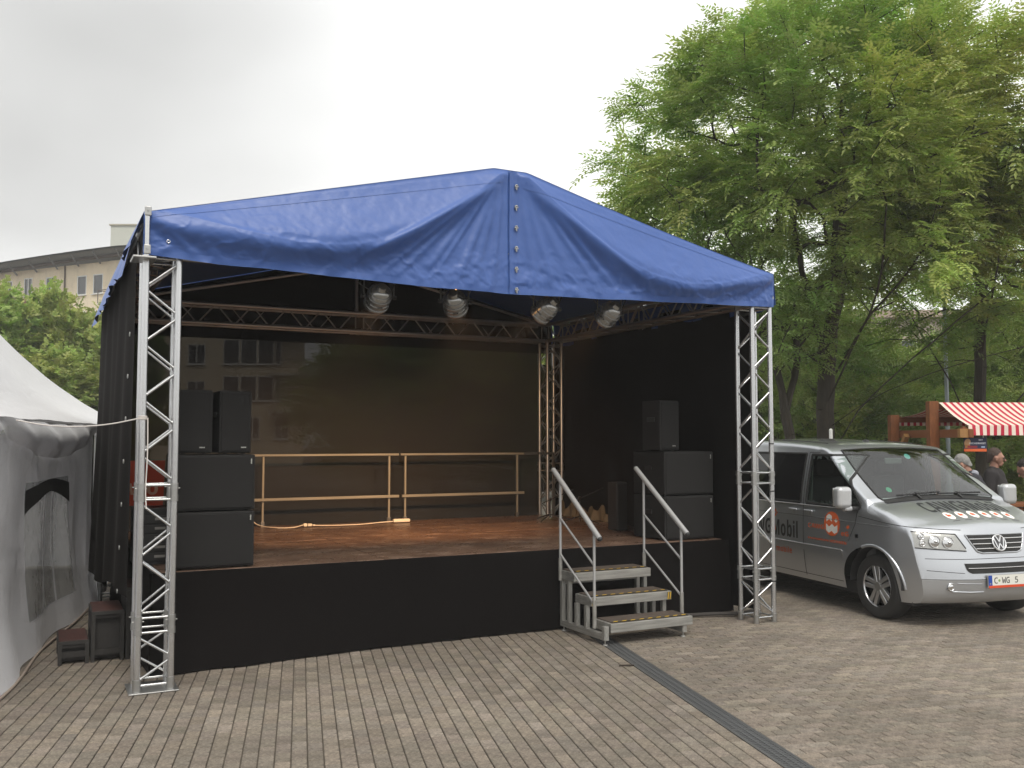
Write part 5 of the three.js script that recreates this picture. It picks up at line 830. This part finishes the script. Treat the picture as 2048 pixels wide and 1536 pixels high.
  { const h = hit('front', 0, 0.845), em = new THREE.Group(); em.name = 'badge'; van.add(em); em.position.copy(h.p).addScaledVector(h.n, 0.012); em.quaternion.setFromUnitVectors(V3(0, 0, 1), h.n);
    const stroke = (p, q) => rodS(V3(p[0], p[1], 0.008), V3(q[0], q[1], 0.008), 0.0125, 0.012);
    mesh('badge_plate', new THREE.CylinderGeometry(0.082, 0.085, 0.012, 36).rotateX(Math.PI / 2), mat(rgb(0.09, 0.09, 0.095), 0.35, 0.5), em);
    mesh('badge_ring', new THREE.TorusGeometry(0.08, 0.0095, 10, 44).translate(0, 0, 0.006), M.chrome, em);
    mesh('badge_letters', [stroke([-0.033, 0.070], [0.0, 0.008]), stroke([0.033, 0.070], [0.0, 0.008]), stroke([-0.062, 0.045], [-0.030, -0.066]), stroke([0.062, 0.045], [0.030, -0.066]), stroke([-0.030, -0.066], [0, -0.006]), stroke([0.030, -0.066], [0, -0.006])], M.chrome, em); }
  const bl = sheet(30, 8, (u, v) => { const y = lerp(0.555, 0.655, v), w = 0.43 + 0.02 * v - 0.05 * Math.pow(1 - v, 6), x = lerp(-w, w, u), p = F(x, y, 0.003); return [p.x, p.y, p.z, u, v]; });
  const lowIn = mesh('bumper_intake', bl, seam, van); mesh('intake_bar', line('front', [[-0.42, 0.607], [0.42, 0.607]], 0.006, 0.008), M.chrome, lowIn);
  mesh('bumper_seam', [line('front', [[-0.80, 0.70], [-0.45, 0.697], [0, 0.70], [0.45, 0.697], [0.80, 0.70]], 0.003, 0), line('front', [[-0.80, 0.585], [-0.46, 0.56]], 0.003, 0), line('front', [[0.80, 0.585], [0.46, 0.56]], 0.003, 0)], seam, van);
  { const t = canvasTex(1024, 256, (c, w, h) => { c.fillStyle = '#d9d8d0'; c.fillRect(0, 0, w, h); c.fillStyle = '#23469c'; c.fillRect(0, 0, 92, 205); c.fillStyle = '#e8c93a'; c.font = 'bold 40px sans-serif'; c.fillText('D', 32, 180); c.fillStyle = '#1a1a1a'; c.font = 'bold 165px monospace'; c.textBaseline = 'middle'; c.fillText('C', 130, 108); c.fillText('WG', 330, 108); c.fillText('5', 640, 108); c.fillStyle = '#7c9a4c'; c.beginPath(); c.arc(265, 110, 26, 0, 7); c.fill(); c.fillStyle = '#cf4a26'; c.fillRect(0, 205, w, 51); });
    const h = hit("front", 0.003, 0.473) ?? { p: V3(0, 0.475, NOSE) }, p = new THREE.Group(); p.name = 'number_plate'; van.add(p); p.position.set(0.03, 0.475, h.p.z + 0.022); p.rotation.x = -0.02;
    mesh('plate_holder', rbox(0.535, 0.135, 0.014, 0.006, 0, 0, -0.008), M.aluDull, p); mesh('plate_face', new THREE.PlaneGeometry(0.525, 0.126).translate(0, 0, 0.0005), mat(rgb(1, 1, 1), 0.4, 0, { map: t }), p); }
  // ---- lettering
  const decal = (name, view, a0, a1, b0, b1, sign, w, h, draw, flipU = false, off = 0.0022) => { const t = canvasTex(w, h, (c) => { c.clearRect(0, 0, w, h); draw(c, w, h); }); const gg = patch(view, a0, a1, () => b0, () => b1, off, sign, 40, 24), U = gg.attributes.uv; for (let i = 0; i < U.count; i++) { if (flipU) U.setX(i, 1 - U.getX(i)); if (view === 'top') U.setY(i, 1 - U.getY(i)); } mesh(name, gg, mat(rgb(1, 1, 1), 0.55, 0, { map: t, transparent: true }), van); };
  decal('bonnet_lettering', 'top', -0.47, 0.62, Z(0.785), Z(0.27), 1, 1024, 340, (c, w, h) => { c.fillStyle = '#2c2e30'; c.font = 'bold 178px sans-serif'; c.textAlign = 'center'; c.textBaseline = 'middle'; c.save(); c.scale(1, 1.35); c.fillText('CAWGMobil', w / 2, 74); c.restore(); for (let i = 0; i < 6; i++) { const x = 150 + i * 145, y = 250; c.fillStyle = '#f0ebe4'; c.beginPath(); c.arc(x, y, 50, 0, 7); c.fill(); c.fillStyle = '#d8542c'; c.fillRect(x - 24, y - 14, 48, 26); c.beginPath(); c.arc(x - 12 + i * 5, y - 12, 13, 0, 7); c.fill(); c.fillStyle = '#6a6a6a'; c.fillRect(x - 44, y + 66, 88, 7); } });
  const OR = '#d8622c';
  const side = (c, w, h) => { // the door lettering; egg emblem in the middle
    c.fillStyle = OR; c.font = 'bold 74px sans-serif'; c.textBaseline = 'middle'; c.fillText('CAWG', 20, 250); c.beginPath(); c.ellipse(330, 200, 98, 140, 0, 0, 7); c.fill(); c.fillText('eG', 440, 292);
    c.fillStyle = '#e9e6e0'; c.beginPath(); c.moveTo(262, 150); c.lineTo(262, 120); c.lineTo(295, 88); c.lineTo(330, 112); c.lineTo(330, 178); c.lineTo(296, 150); c.lineTo(262, 182); c.fill();
    c.beginPath(); c.moveTo(258, 200); c.lineTo(296, 236); c.lineTo(332, 200); c.lineTo(364, 232); c.lineTo(398, 205); c.lineTo(398, 290); c.lineTo(360, 312); c.lineTo(328, 282); c.lineTo(292, 308); c.lineTo(258, 280); c.fill();
    c.beginPath(); c.moveTo(380, 130); c.lineTo(390, 155); c.lineTo(380, 185); c.lineTo(370, 155); c.fill(); c.beginPath(); c.moveTo(350, 150); c.lineTo(375, 162); c.lineTo(378, 182); c.fill(); c.beginPath(); c.moveTo(410, 150); c.lineTo(385, 162); c.lineTo(382, 182); c.fill();
    c.fillStyle = OR; c.beginPath(); c.moveTo(500, 215); c.lineTo(530, 190); c.lineTo(545, 215); c.lineTo(520, 240); c.fill(); c.font = 'bold 46px sans-serif'; c.fillText('WOHNEN', 300, 398); c.globalAlpha = 0.75; for (let i = 0; i < 11; i++) c.fillRect(20 + i * 25, 386 + (i % 3) * 2, 17, 22); c.globalAlpha = 1;
  };
  decal('door_lettering', 'side', Z(1.99), Z(1.14), 0.71, 1.145, -1, 580, 440, side);
  decal('sliding_door_lettering', 'side', Z(3.34), Z(2.12), 0.48, 1.07, -1, 900, 440, (c, w, h) => { c.font = 'bold 200px sans-serif'; c.textBaseline = 'middle'; c.fillStyle = '#1f2022'; c.textAlign = 'right'; c.fillText('CAWGMobil', w - 20, 190, 880); c.fillStyle = OR; c.beginPath(); c.moveTo(470, 215); c.lineTo(500, 110); c.lineTo(530, 215); c.fill(); c.save(); c.translate(520, 55); c.rotate(0.78); c.fillRect(-26, -26, 22, 22); c.fillRect(4, -26, 22, 22); c.fillRect(-26, 4, 22, 22); c.fillRect(4, 4, 22, 22); c.restore(); c.font = 'bold 76px sans-serif'; c.fillText('mobile', w - 130, 380); });
  // ---- roof gear and wheels
  { const p = lay('top', 0, Z(2.1), 0, 1); mesh('roof_aerial', [new THREE.SphereGeometry(0.05, 12, 8, 0, 7, 0, 1.57).scale(0.7, 0.55, 1).translate(p.x, p.y - 0.002, p.z)], M.blackPlastic, van); }
  for (const x of [-0.62, 0.62]) mesh('roof_channel', line('top', [[x, Z(2.0)], [x, Z(4.5)]], 0.008, 0, 1), seam, van);
  const tyreG = new THREE.LatheGeometry([[0.218, -0.10], [0.24, -0.112], [0.30, -0.116], [0.326, -0.105], [0.339, -0.08], [0.342, 0], [0.339, 0.08], [0.326, 0.105], [0.30, 0.116], [0.24, 0.112], [0.218, 0.10]].map((p) => new THREE.Vector2(...p)), 48).rotateZ(Math.PI / 2);
  const rimG = new THREE.LatheGeometry([[0.222, 0.108], [0.226, 0.104], [0.206, 0.085], [0.196, 0.0], [0.196, -0.09]].map((p) => new THREE.Vector2(...p)), 40).rotateZ(Math.PI / 2), spokes = [];
  for (let i = 0; i < 5; i++) for (const k of [-1, 1]) { const sp = extrude([[0.028, k * 0.006], [0.205, k * 0.016], [0.212, k * 0.058], [0.05, k * 0.042]].map(([x, y]) => [x, y]), 0.03, 0.004); sp.rotateZ(i * 2 * Math.PI / 5 + 0.3); sp.rotateY(-Math.PI / 2); spokes.push(sp.translate(-0.055, 0, 0)); }
  const hubG = [new THREE.CylinderGeometry(0.045, 0.05, 0.05, 20).rotateZ(Math.PI / 2).translate(-0.07, 0, 0)], backG = new THREE.CircleGeometry(0.2, 30).rotateY(-Math.PI / 2).translate(-0.01, 0, 0);
  for (const sg of [-1, 1]) for (const c of arches) {
    const w = new THREE.Group(); w.name = 'wheel'; van.add(w); w.position.set(sg * 0.80, 0.341, Z(c)); if (sg > 0) w.rotation.y = Math.PI; w.rotation.x = c * 1.3;
    mesh('tyre', tyreG, M.rubber, w); mesh('rim', [rimG.clone(), rimG.clone().scale(-1, 1, 1)], M.alu, w); mesh('spokes', spokes.map((q) => q.clone()), mat(rgb(0.55, 0.55, 0.55), 0.3, 0.8), w); mesh('hub_cap', hubG.map((q) => q.clone()), M.aluDull, w); mesh('brake_disc', backG, mat(rgb(0.05, 0.05, 0.05), 0.6, 0.5), w);
  }
}
// ------------------------------------------------------------------ market stall
{
  const wood = mat(rgb(0.34, 0.15, 0.065), 0.8, 0, { map: woodT }), woodPale = mat(rgb(0.55, 0.36, 0.17), 0.8, 0, { map: woodT });
  const R0 = V3(6.78, 0, -15.1), o = thing('market_stall', 'wooden market stall under a red and white striped awning behind the van', 'market stall', R0, 0);
  const stripe = mat(rgb(1, 1, 1), 0.8, 0, { map: (() => { const t = canvasTex(128, 16, (c) => { c.fillStyle = '#e9d9cb'; c.fillRect(0, 0, 128, 16); c.fillStyle = '#bd2540'; c.fillRect(10, 0, 60, 16); }); t.wrapS = t.wrapT = THREE.RepeatWrapping; return t; })() });
  const L = 5.5, zf = 1.0, zb = -1.55, P = 0.108;
  mesh('front_awning', sheet(80, 14, (u, v) => { const x = lerp(0.06, L, u), z = lerp(0.05, zf, v); return [x, lerp(2.50, 2.12, v) - 0.03 * Math.sin(Math.PI * v) , z, x / P, v]; }), stripe, o);
  mesh('front_valance', sheet(120, 4, (u, v) => { const x = lerp(0.06, L, u); return [x, 2.12 - v * 0.15, zf + 0.012 * Math.sin(x * 9) * v, x / P, v]; }), stripe, o);
  mesh('rear_awning', sheet(80, 10, (u, v) => { const x = lerp(0.06, L, u); return [x, lerp(2.49, 2.30, v) - 0.05 * Math.sin(Math.PI * v), lerp(-0.02, zb, v), x / P, v]; }), stripe, o);
  mesh('rear_valance', sheet(80, 4, (u, v) => { const x = lerp(0.06, L, u); return [x, 2.30 - v * 0.15, zb - 0.02, x / P, v]; }), stripe, o);
  for (const x of [0, L]) {
    mesh('ridge_post', rbox(0.15, 2.52, 0.15, 0.008, x - 0.03, 1.26, 0), wood, o);
    mesh('rear_post', rbox(0.15, 2.34, 0.15, 0.008, x - 0.03, 1.17, zb), wood, o);
    mesh('side_beam', rbox(0.07, 0.13, 2.65, 0.006, x + 0.082, 2.0, -0.28), wood, o);
    mesh('brace', rodS(V3(x - 0.03, 1.55, zb + 0.12), V3(x - 0.03, 1.98, zb + 0.55), 0.08), woodPale, o);
    mesh('beam_end', rbox(0.16, 0.135, 0.09, 0.006, x + 0.0, 2.0, zf - 0.02), woodPale, o);
  }
  for (const [y, z] of [[2.44, 0], [2.05, zf - 0.1], [2.26, zb]]) mesh('cross_beam', rbox(L, 0.1, 0.08, 0.006, L / 2, y, z), wood, o);
  mesh('counter', rbox(L - 0.2, 0.05, 0.6, 0.01, L / 2, 0.92, zf - 0.35), wood, o); for (let i = 0; i < 9; i++) mesh('counter_board', rbox(L / 9 - 0.11, 0.86, 0.03, 0.005, 0.33 + i * (L - 0.2) / 9, 0.45, zf - 0.11), wood, o);
  const bt = canvasTex(256, 200, (c, w, h) => { c.fillStyle = '#1d2547'; c.fillRect(0, 0, w, 160); c.fillStyle = '#c79a6c'; c.beginPath(); c.ellipse(40, 70, 36, 58, 0.2, 0, 7); c.fill(); c.fillStyle = '#b5763f'; c.fillRect(10, 100, 60, 50); c.fillStyle = '#e8e8ec'; c.font = 'bold 26px sans-serif'; c.textAlign = 'right'; c.fillText('MIT', w - 40, 40); c.font = 'bold 34px sans-serif'; c.fillText('SICHERHEIT', w - 8, 92, 190); c.fillStyle = '#8f2430'; c.fillRect(40, 116, 112, 30); c.fillStyle = '#9fb2cf'; c.fillRect(196, 124, 42, 20); c.fillStyle = '#d9622b'; c.fillRect(0, 160, w, 40); });
  const sg = thing('stall_sign', 'small dark blue sign with white lettering hung from the stall beam', 'sign', V3(6.98, 1.73, -14.2), -0.1);
  mesh('board', rbox(0.33, 0.21, 0.012, 0.004, 0, 0.1, 0), M.blackPlastic, sg); mesh('print', new THREE.PlaneGeometry(0.325, 0.205).translate(0, 0.1, 0.0075), mat(rgb(1, 1, 1), 0.5, 0, { map: bt }), sg); mesh('cord', [rod(V3(-0.12, 0.2, 0), V3(-0.12, 0.28, 0), 0.004, 5), rod(V3(0.12, 0.2, 0), V3(0.12, 0.28, 0), 0.004, 5)], M.white, sg);
  const lp = thing('street_lamp', 'slim grey lamp post rising behind the market stall into the leaves', 'lamp post', ground(1896, 22));
  mesh('post', rod(V3(0, 0, 0), V3(0, 5.4, 0), 0.055, 12, 0.04), mat(rgb(0.36, 0.40, 0.44), 0.5, 0.4), lp); mesh('base_sleeve', new THREE.CylinderGeometry(0.08, 0.09, 0.9, 12).translate(0, 0.45, 0), mat(rgb(0.33, 0.37, 0.4), 0.5, 0.4), lp); mesh('lamp_head', [rbox(0.26, 0.09, 0.6, 0.04, 0, 5.42, 0.22)], mat(rgb(0.36, 0.38, 0.4), 0.5, 0.3), lp); mesh('lamp_glass', rbox(0.2, 0.03, 0.4, 0.01, 0, 5.365, 0.27), M.white, lp);
  const rp = thing('marker_post', 'thin red and white marker post behind the van roof', 'post', ground(1662, 16)); mesh('pole', rod(V3(0, 0, 0), V3(0, 2.08, 0), 0.03, 10), M.white, rp); for (const y of [1.55, 1.85]) mesh('red_band', new THREE.CylinderGeometry(0.0325, 0.0325, 0.16, 10).translate(0, y, 0), mat(rgb(0.5, 0.04, 0.04), 0.6), rp); mesh('cap', new THREE.SphereGeometry(0.031, 10, 6).translate(0, 2.08, 0), M.white, rp);
}
// ------------------------------------------------------------------ people by the stall
function blob(bones, boxes, res, k = 0.03, mn, mx) {  // smooth union of tapered capsules -> one surface
  const mc = new MarchingCubes(res, new THREE.MeshBasicMaterial(), false, false, 400000), n = mc.size, hf = n / 2, c = mn.clone().add(mx).multiplyScalar(0.5), e = mx.clone().sub(mn).multiplyScalar(0.5);
  const B = bones.map((b) => ({ a: V3(...b[0]), b: V3(...b[1]), r0: b[2], r1: b[3], d: null, l2: 0 })); for (const b of B) { b.d = b.b.clone().sub(b.a); b.l2 = b.d.lengthSq() || 1e-9; }
  for (let z = 0; z < n; z++) for (let y = 0; y < n; y++) for (let x = 0; x < n; x++) {
    const X = c.x + (x - hf) / hf * e.x, Y = c.y + (y - hf) / hf * e.y, Zz = c.z + (z - hf) / hf * e.z; let d = 1e3;
    for (const b of B) { const qx = X - b.a.x, qy = Y - b.a.y, qz = Zz - b.a.z, t = clamp((qx * b.d.x + qy * b.d.y + qz * b.d.z) / b.l2), rx = qx - b.d.x * t, ry = qy - b.d.y * t, rz = qz - b.d.z * t, dd = Math.sqrt(rx * rx + ry * ry + rz * rz) - lerp(b.r0, b.r1, t); const h = clamp(0.5 + 0.5 * (d - dd) / k); d = lerp(d, dd, h) - k * h * (1 - h); }
    mc.field[z * n * n + y * n + x] = -d;
  }
  mc.isolation = 0; mc.update(); const cnt = mc.count, g = new THREE.BufferGeometry(), p = new Float32Array(mc.positionArray.slice(0, cnt * 3)); for (let i = 0; i < cnt; i++) { p[i * 3] = c.x + p[i * 3] * e.x; p[i * 3 + 1] = c.y + p[i * 3 + 1] * e.y; p[i * 3 + 2] = c.z + p[i * 3 + 2] * e.z; }
  g.setAttribute('position', new THREE.BufferAttribute(p, 3)); const m = mergeVertices(g, 1e-5); m.computeVertexNormals(); return m;
}
function handBones(w, dir, side) { // wrist, pointing direction; relaxed, slightly curled
  const f = V3(...dir).normalize(), up = V3(0, 0, 1).cross(f).lengthSq() > 0.1 ? V3(side, 0, 0) : V3(side, 0, 0), acr = V3(0, 0, 1), W = V3(...w), out = [];
  const palm = W.clone().addScaledVector(f, 0.085); out.push([W.toArray(), palm.toArray(), 0.026, 0.036]);
  for (let i = 0; i < 4; i++) { const s = palm.clone().addScaledVector(acr, (1.5 - i) * 0.021), l = [0.04, 0.045, 0.042, 0.034][i], m = s.clone().addScaledVector(f, l).addScaledVector(up, -0.012 * side), e = m.clone().addScaledVector(f, l * 0.8).addScaledVector(up, -0.026 * side); out.push([s.toArray(), m.toArray(), 0.0105, 0.0095], [m.toArray(), e.toArray(), 0.0095, 0.008]); }
  const t0 = W.clone().addScaledVector(f, 0.03).addScaledVector(acr, 0.026), t1 = t0.clone().addScaledVector(f, 0.035).addScaledVector(acr, 0.028), t2 = t1.clone().addScaledVector(f, 0.03).addScaledVector(acr, 0.004); out.push([t0.toArray(), t1.toArray(), 0.013, 0.011], [t1.toArray(), t2.toArray(), 0.011, 0.009]); return out;
}
function person(label, pos, turn, o) {
  const p = thing('person', label, 'person', pos, turn, 'people by the market stall');
  const skin = mat(rgb(0.36, 0.19, 0.135), 0.6), H = o.h, s = H / 1.75, b = o.bend, ca = Math.cos(b), sa = Math.sin(b);
  const up = (x, y, z) => { const dy = y - 0.95, r = [x, 0.95 + dy * ca - z * sa, z * ca + dy * sa]; return r.map((q) => q * s); }, lo = (x, y, z) => [x * s, y * s, z * s];
  const hd = (x, y, z) => { const c = Math.cos(o.nod), si = Math.sin(o.nod), yy = y - 1.5, q = [x * Math.cos(o.look) + z * Math.sin(o.look), 0, z * Math.cos(o.look) - x * Math.sin(o.look)]; return up(q[0], 1.5 + yy * c - q[2] * si, q[2] * c + yy * si); };
  const arm = (sd, a) => [[up(sd * 0.19, 1.41, -0.01), a[0], 0.062, 0.048], [a[0], a[1], 0.046, 0.036]];
  const sh = (sd) => up(sd * 0.19, 1.41, -0.01), armL = o.arms[0].map((q) => up(...q)), armR = o.arms[1].map((q) => up(...q));
  // body with head and hands: one surface of skin, then clothes over it
  const headB = [[hd(0, 1.64, 0.0), hd(0, 1.66, -0.02), 0.088 * s, 0.092 * s], [hd(0, 1.585, 0.035), hd(0, 1.555, 0.055), 0.062 * s, 0.042 * s], [hd(0, 1.632, 0.09), hd(0, 1.61, 0.115), 0.011 * s, 0.017 * s], [hd(-0.03, 1.652, 0.083), hd(0.03, 1.652, 0.083), 0.016 * s, 0.016 * s], [hd(-0.088, 1.63, -0.005), hd(-0.092, 1.60, 0), 0.018 * s, 0.012 * s], [hd(0.088, 1.63, -0.005), hd(0.092, 1.60, 0), 0.018 * s, 0.012 * s], [hd(-0.02, 1.572, 0.088), hd(0.02, 1.572, 0.088), 0.012 * s, 0.012 * s]];
  const neckB = [[up(0, 1.40, -0.01), hd(0, 1.58, -0.01), 0.06 * s, 0.055 * s]];
  const bb = (L, pad) => { const mn = V3(9, 9, 9), mx = V3(-9, -9, -9); for (const q of L) for (const e of [0, 1]) for (const sg of [-1, 1]) { const v = V3(...q[e]).addScalar(sg * (q[2 + e] + pad)); mn.min(v); mx.max(v); } return [mn, mx]; };
  const torso = [[up(0, 0.98, 0), up(0, 1.2, 0.01), 0.155, 0.16], [up(0, 1.2, 0.01), up(0, 1.36, 0), 0.165, 0.12], [up(-0.15, 1.38, 0), up(0.15, 1.38, 0), 0.075, 0.075]].map((q) => [q[0], q[1], q[2] * s, q[3] * s]);
  const legs = [-1, 1].flatMap((sd) => [[lo(sd * 0.09, 0.93, 0), lo(sd * 0.1, 0.5, 0.01), 0.092 * s, 0.062 * s], [lo(sd * 0.1, 0.5, 0.01), lo(sd * 0.1, 0.1, -0.01), 0.06 * s, 0.042 * s]]), feet = [-1, 1].flatMap((sd) => [[lo(sd * 0.1, 0.05, -0.05), lo(sd * 0.12, 0.036, 0.16), 0.045 * s, 0.034 * s]]);
  const armsB = [[sh(-1), armL[0], 0.05, 0.04], [armL[0], armL[1], 0.04, 0.03], [sh(1), armR[0], 0.05, 0.04], [armR[0], armR[1], 0.04, 0.03]].map((q) => [q[0], q[1], q[2] * s, q[3] * s]);
  const bodyB = [...torso.map((q) => [q[0], q[1], q[2] - 0.015, q[3] - 0.015]), ...legs.map((q) => [q[0], q[1], q[2] - 0.012, q[3] - 0.012]), ...feet.map((q) => [q[0], q[1], q[2] - 0.012, q[3] - 0.012]), ...armsB.map((q) => [q[0], q[1], q[2] - 0.008, q[3] - 0.006]), ...neckB];
  const hands = [[armL, -1], [armR, 1]].map(([a, sd]) => { const d = V3(...a[1]).sub(V3(...a[0])).normalize(); const hb = handBones(a[1], d.toArray(), sd), [mn, mx] = bb(hb, 0.02); return blob(hb, 0, 52, 0.008, mn, mx); });
  const [hm, hx] = bb(headB, 0.03), [bm, bx] = bb(bodyB, 0.03);
  mesh('body', [blob(bodyB, 0, 84, 0.03, bm, bx), blob(headB, 0, 64, 0.02, hm, hx), ...hands], skin, p);
  const eyes = [-1, 1].map((sd) => new THREE.SphereGeometry(0.011 * s, 8, 6).translate(...hd(sd * 0.032, 1.636, 0.086))); mesh('eyes', eyes, M.blackPlastic, p);
  const hairB = [[hd(0, 1.665, -0.015), hd(0, 1.67, -0.03), 0.0915 * s, 0.0945 * s], [hd(0, 1.63, -0.045), hd(0, 1.575, -0.05), 0.075 * s, 0.055 * s]], [h0, h1] = bb(hairB, 0.02);
  { const g = blob(hairB, 0, 44, 0.02, h0, h1), A = g.attributes.position, I = [], F = V3(...hd(0, 1.64, 1)).sub(V3(...hd(0, 1.64, 0))).normalize(), O = V3(...hd(0, 1.645, 0.0)), U = V3(...hd(0, 2.64, 0)).sub(V3(...hd(0, 1.64, 0))).normalize(), v = V3(0, 0, 0); for (let i = 0; i < g.index.count; i += 3) { v.fromBufferAttribute(A, g.index.getX(i)).sub(O); if (v.dot(F) > -0.012 + v.dot(U) * 0.62 + 0.018 * (noise3(v.x * 60, v.y * 60, v.z * 60, 3) - 0.5)) continue; for (let e = 0; e < 3; e++) I.push(g.index.getX(i + e)); } g.setIndex(I); for (let i = 0; i < A.count; i++) { v.fromBufferAttribute(A, i); const q = 0.006 * (noise3(v.x * 45, v.y * 45, v.z * 45, 8) - 0.5) + 0.006 * (noise3(v.x * 110, v.y * 60, v.z * 110, 9) - 0.5); const c0 = V3(...hd(0, 1.65, -0.02)), nn = v.clone().sub(c0).normalize(); A.setXYZ(i, v.x + nn.x * q, v.y + nn.y * q, v.z + nn.z * q); } g.computeVertexNormals(); mesh('hair', g, mat(o.hair, 0.85), p); }
  const jac = [...torso.map((q) => [q[0], q[1], q[2] + 0.02, q[3] + 0.02]), ...armsB.map((q) => [q[0], q[1], q[2] + 0.022, q[3] + 0.02]), [up(0, 0.78, 0), up(0, 1.0, 0), 0.17 * s, 0.165 * s], ...(o.puffer ? [0, 1, 2, 3, 4, 5].map((i) => [up(-0.09, 0.85 + i * 0.09, 0), up(0.09, 0.85 + i * 0.09, 0), 0.125 * s, 0.125 * s]) : []), [up(-0.05, 1.45, -0.02), up(0.05, 1.45, -0.02), 0.06 * s, 0.06 * s]], [j0, j1] = bb(jac, 0.03);
  mesh('jacket', blob(jac, 0, 84, 0.03, j0, j1), mat(o.jacket, 0.8, 0, { bumpMap: weave, bumpScale: 0.001 }), p);
  if (o.collar) { const cb = [[up(-0.08, 1.46, -0.06), up(0.08, 1.46, -0.06), 0.045 * s, 0.045 * s], [up(-0.08, 1.46, -0.06), up(-0.1, 1.42, 0.05), 0.04 * s, 0.035 * s], [up(0.08, 1.46, -0.06), up(0.1, 1.42, 0.05), 0.04 * s, 0.035 * s]], [c0, c1] = bb(cb, 0.03); mesh('collar', blob(cb, 0, 40, 0.02, c0, c1), mat(o.collar, 0.7), p); }
  const [t0, t1] = bb(legs, 0.03); mesh('trousers', blob(legs.map((q) => [q[0], q[1], q[2] + 0.01, q[3] + 0.018]), 0, 64, 0.02, t0, t1), mat(o.trousers, 0.9), p);
  const [f0, f1] = bb(feet, 0.03); mesh('shoes', blob(feet, 0, 44, 0.01, f0, f1), M.blackPlastic, p);
  if (o.glasses) mesh('glasses', [-1, 1].map((sd) => new THREE.TorusGeometry(0.022, 0.003, 5, 14).translate(...hd(sd * 0.034, 1.638, 0.1))), M.blackPlastic, p);
}
person('grey haired person in dark jacket with pale collar bending forward', atD(1958, 880, 12.7).setY(0), -1.9, { h: 1.74, bend: 0.26, nod: 0.4, look: -0.2, hair: rgb(0.24, 0.235, 0.225), jacket: rgb(0.025, 0.024, 0.034), collar: rgb(0.30, 0.31, 0.36), trousers: rgb(0.03, 0.032, 0.05), arms: [[[-0.26, 1.15, 0.08], [-0.2, 0.98, 0.3]], [[0.26, 1.15, 0.08], [0.2, 0.98, 0.3]]] });
person('person with glasses in a black quilted jacket standing by the stall', atD(1982, 880, 13.2).setY(0), 0.9, { h: 1.78, bend: 0.06, nod: 0.12, look: 0.3, hair: rgb(0.055, 0.036, 0.028), jacket: rgb(0.016, 0.013, 0.014), trousers: rgb(0.03, 0.03, 0.04), puffer: true, glasses: true, arms: [[[-0.27, 1.13, 0.0], [-0.26, 0.88, 0.12]], [[0.27, 1.13, 0.0], [0.24, 0.9, 0.16]]] });
person('stooping person in a brown coat at the end of the stall', atD(2100, 880, 12.0).setY(0), -2.4, { h: 1.72, bend: 0.42, nod: 0.3, look: 0, hair: rgb(0.02, 0.016, 0.014), jacket: rgb(0.085, 0.062, 0.04), trousers: rgb(0.02, 0.04, 0.10), arms: [[[-0.26, 1.15, 0.1], [-0.2, 0.95, 0.32]], [[0.26, 1.15, 0.1], [0.2, 0.95, 0.32]]] });

renderer.render(scene, camera);
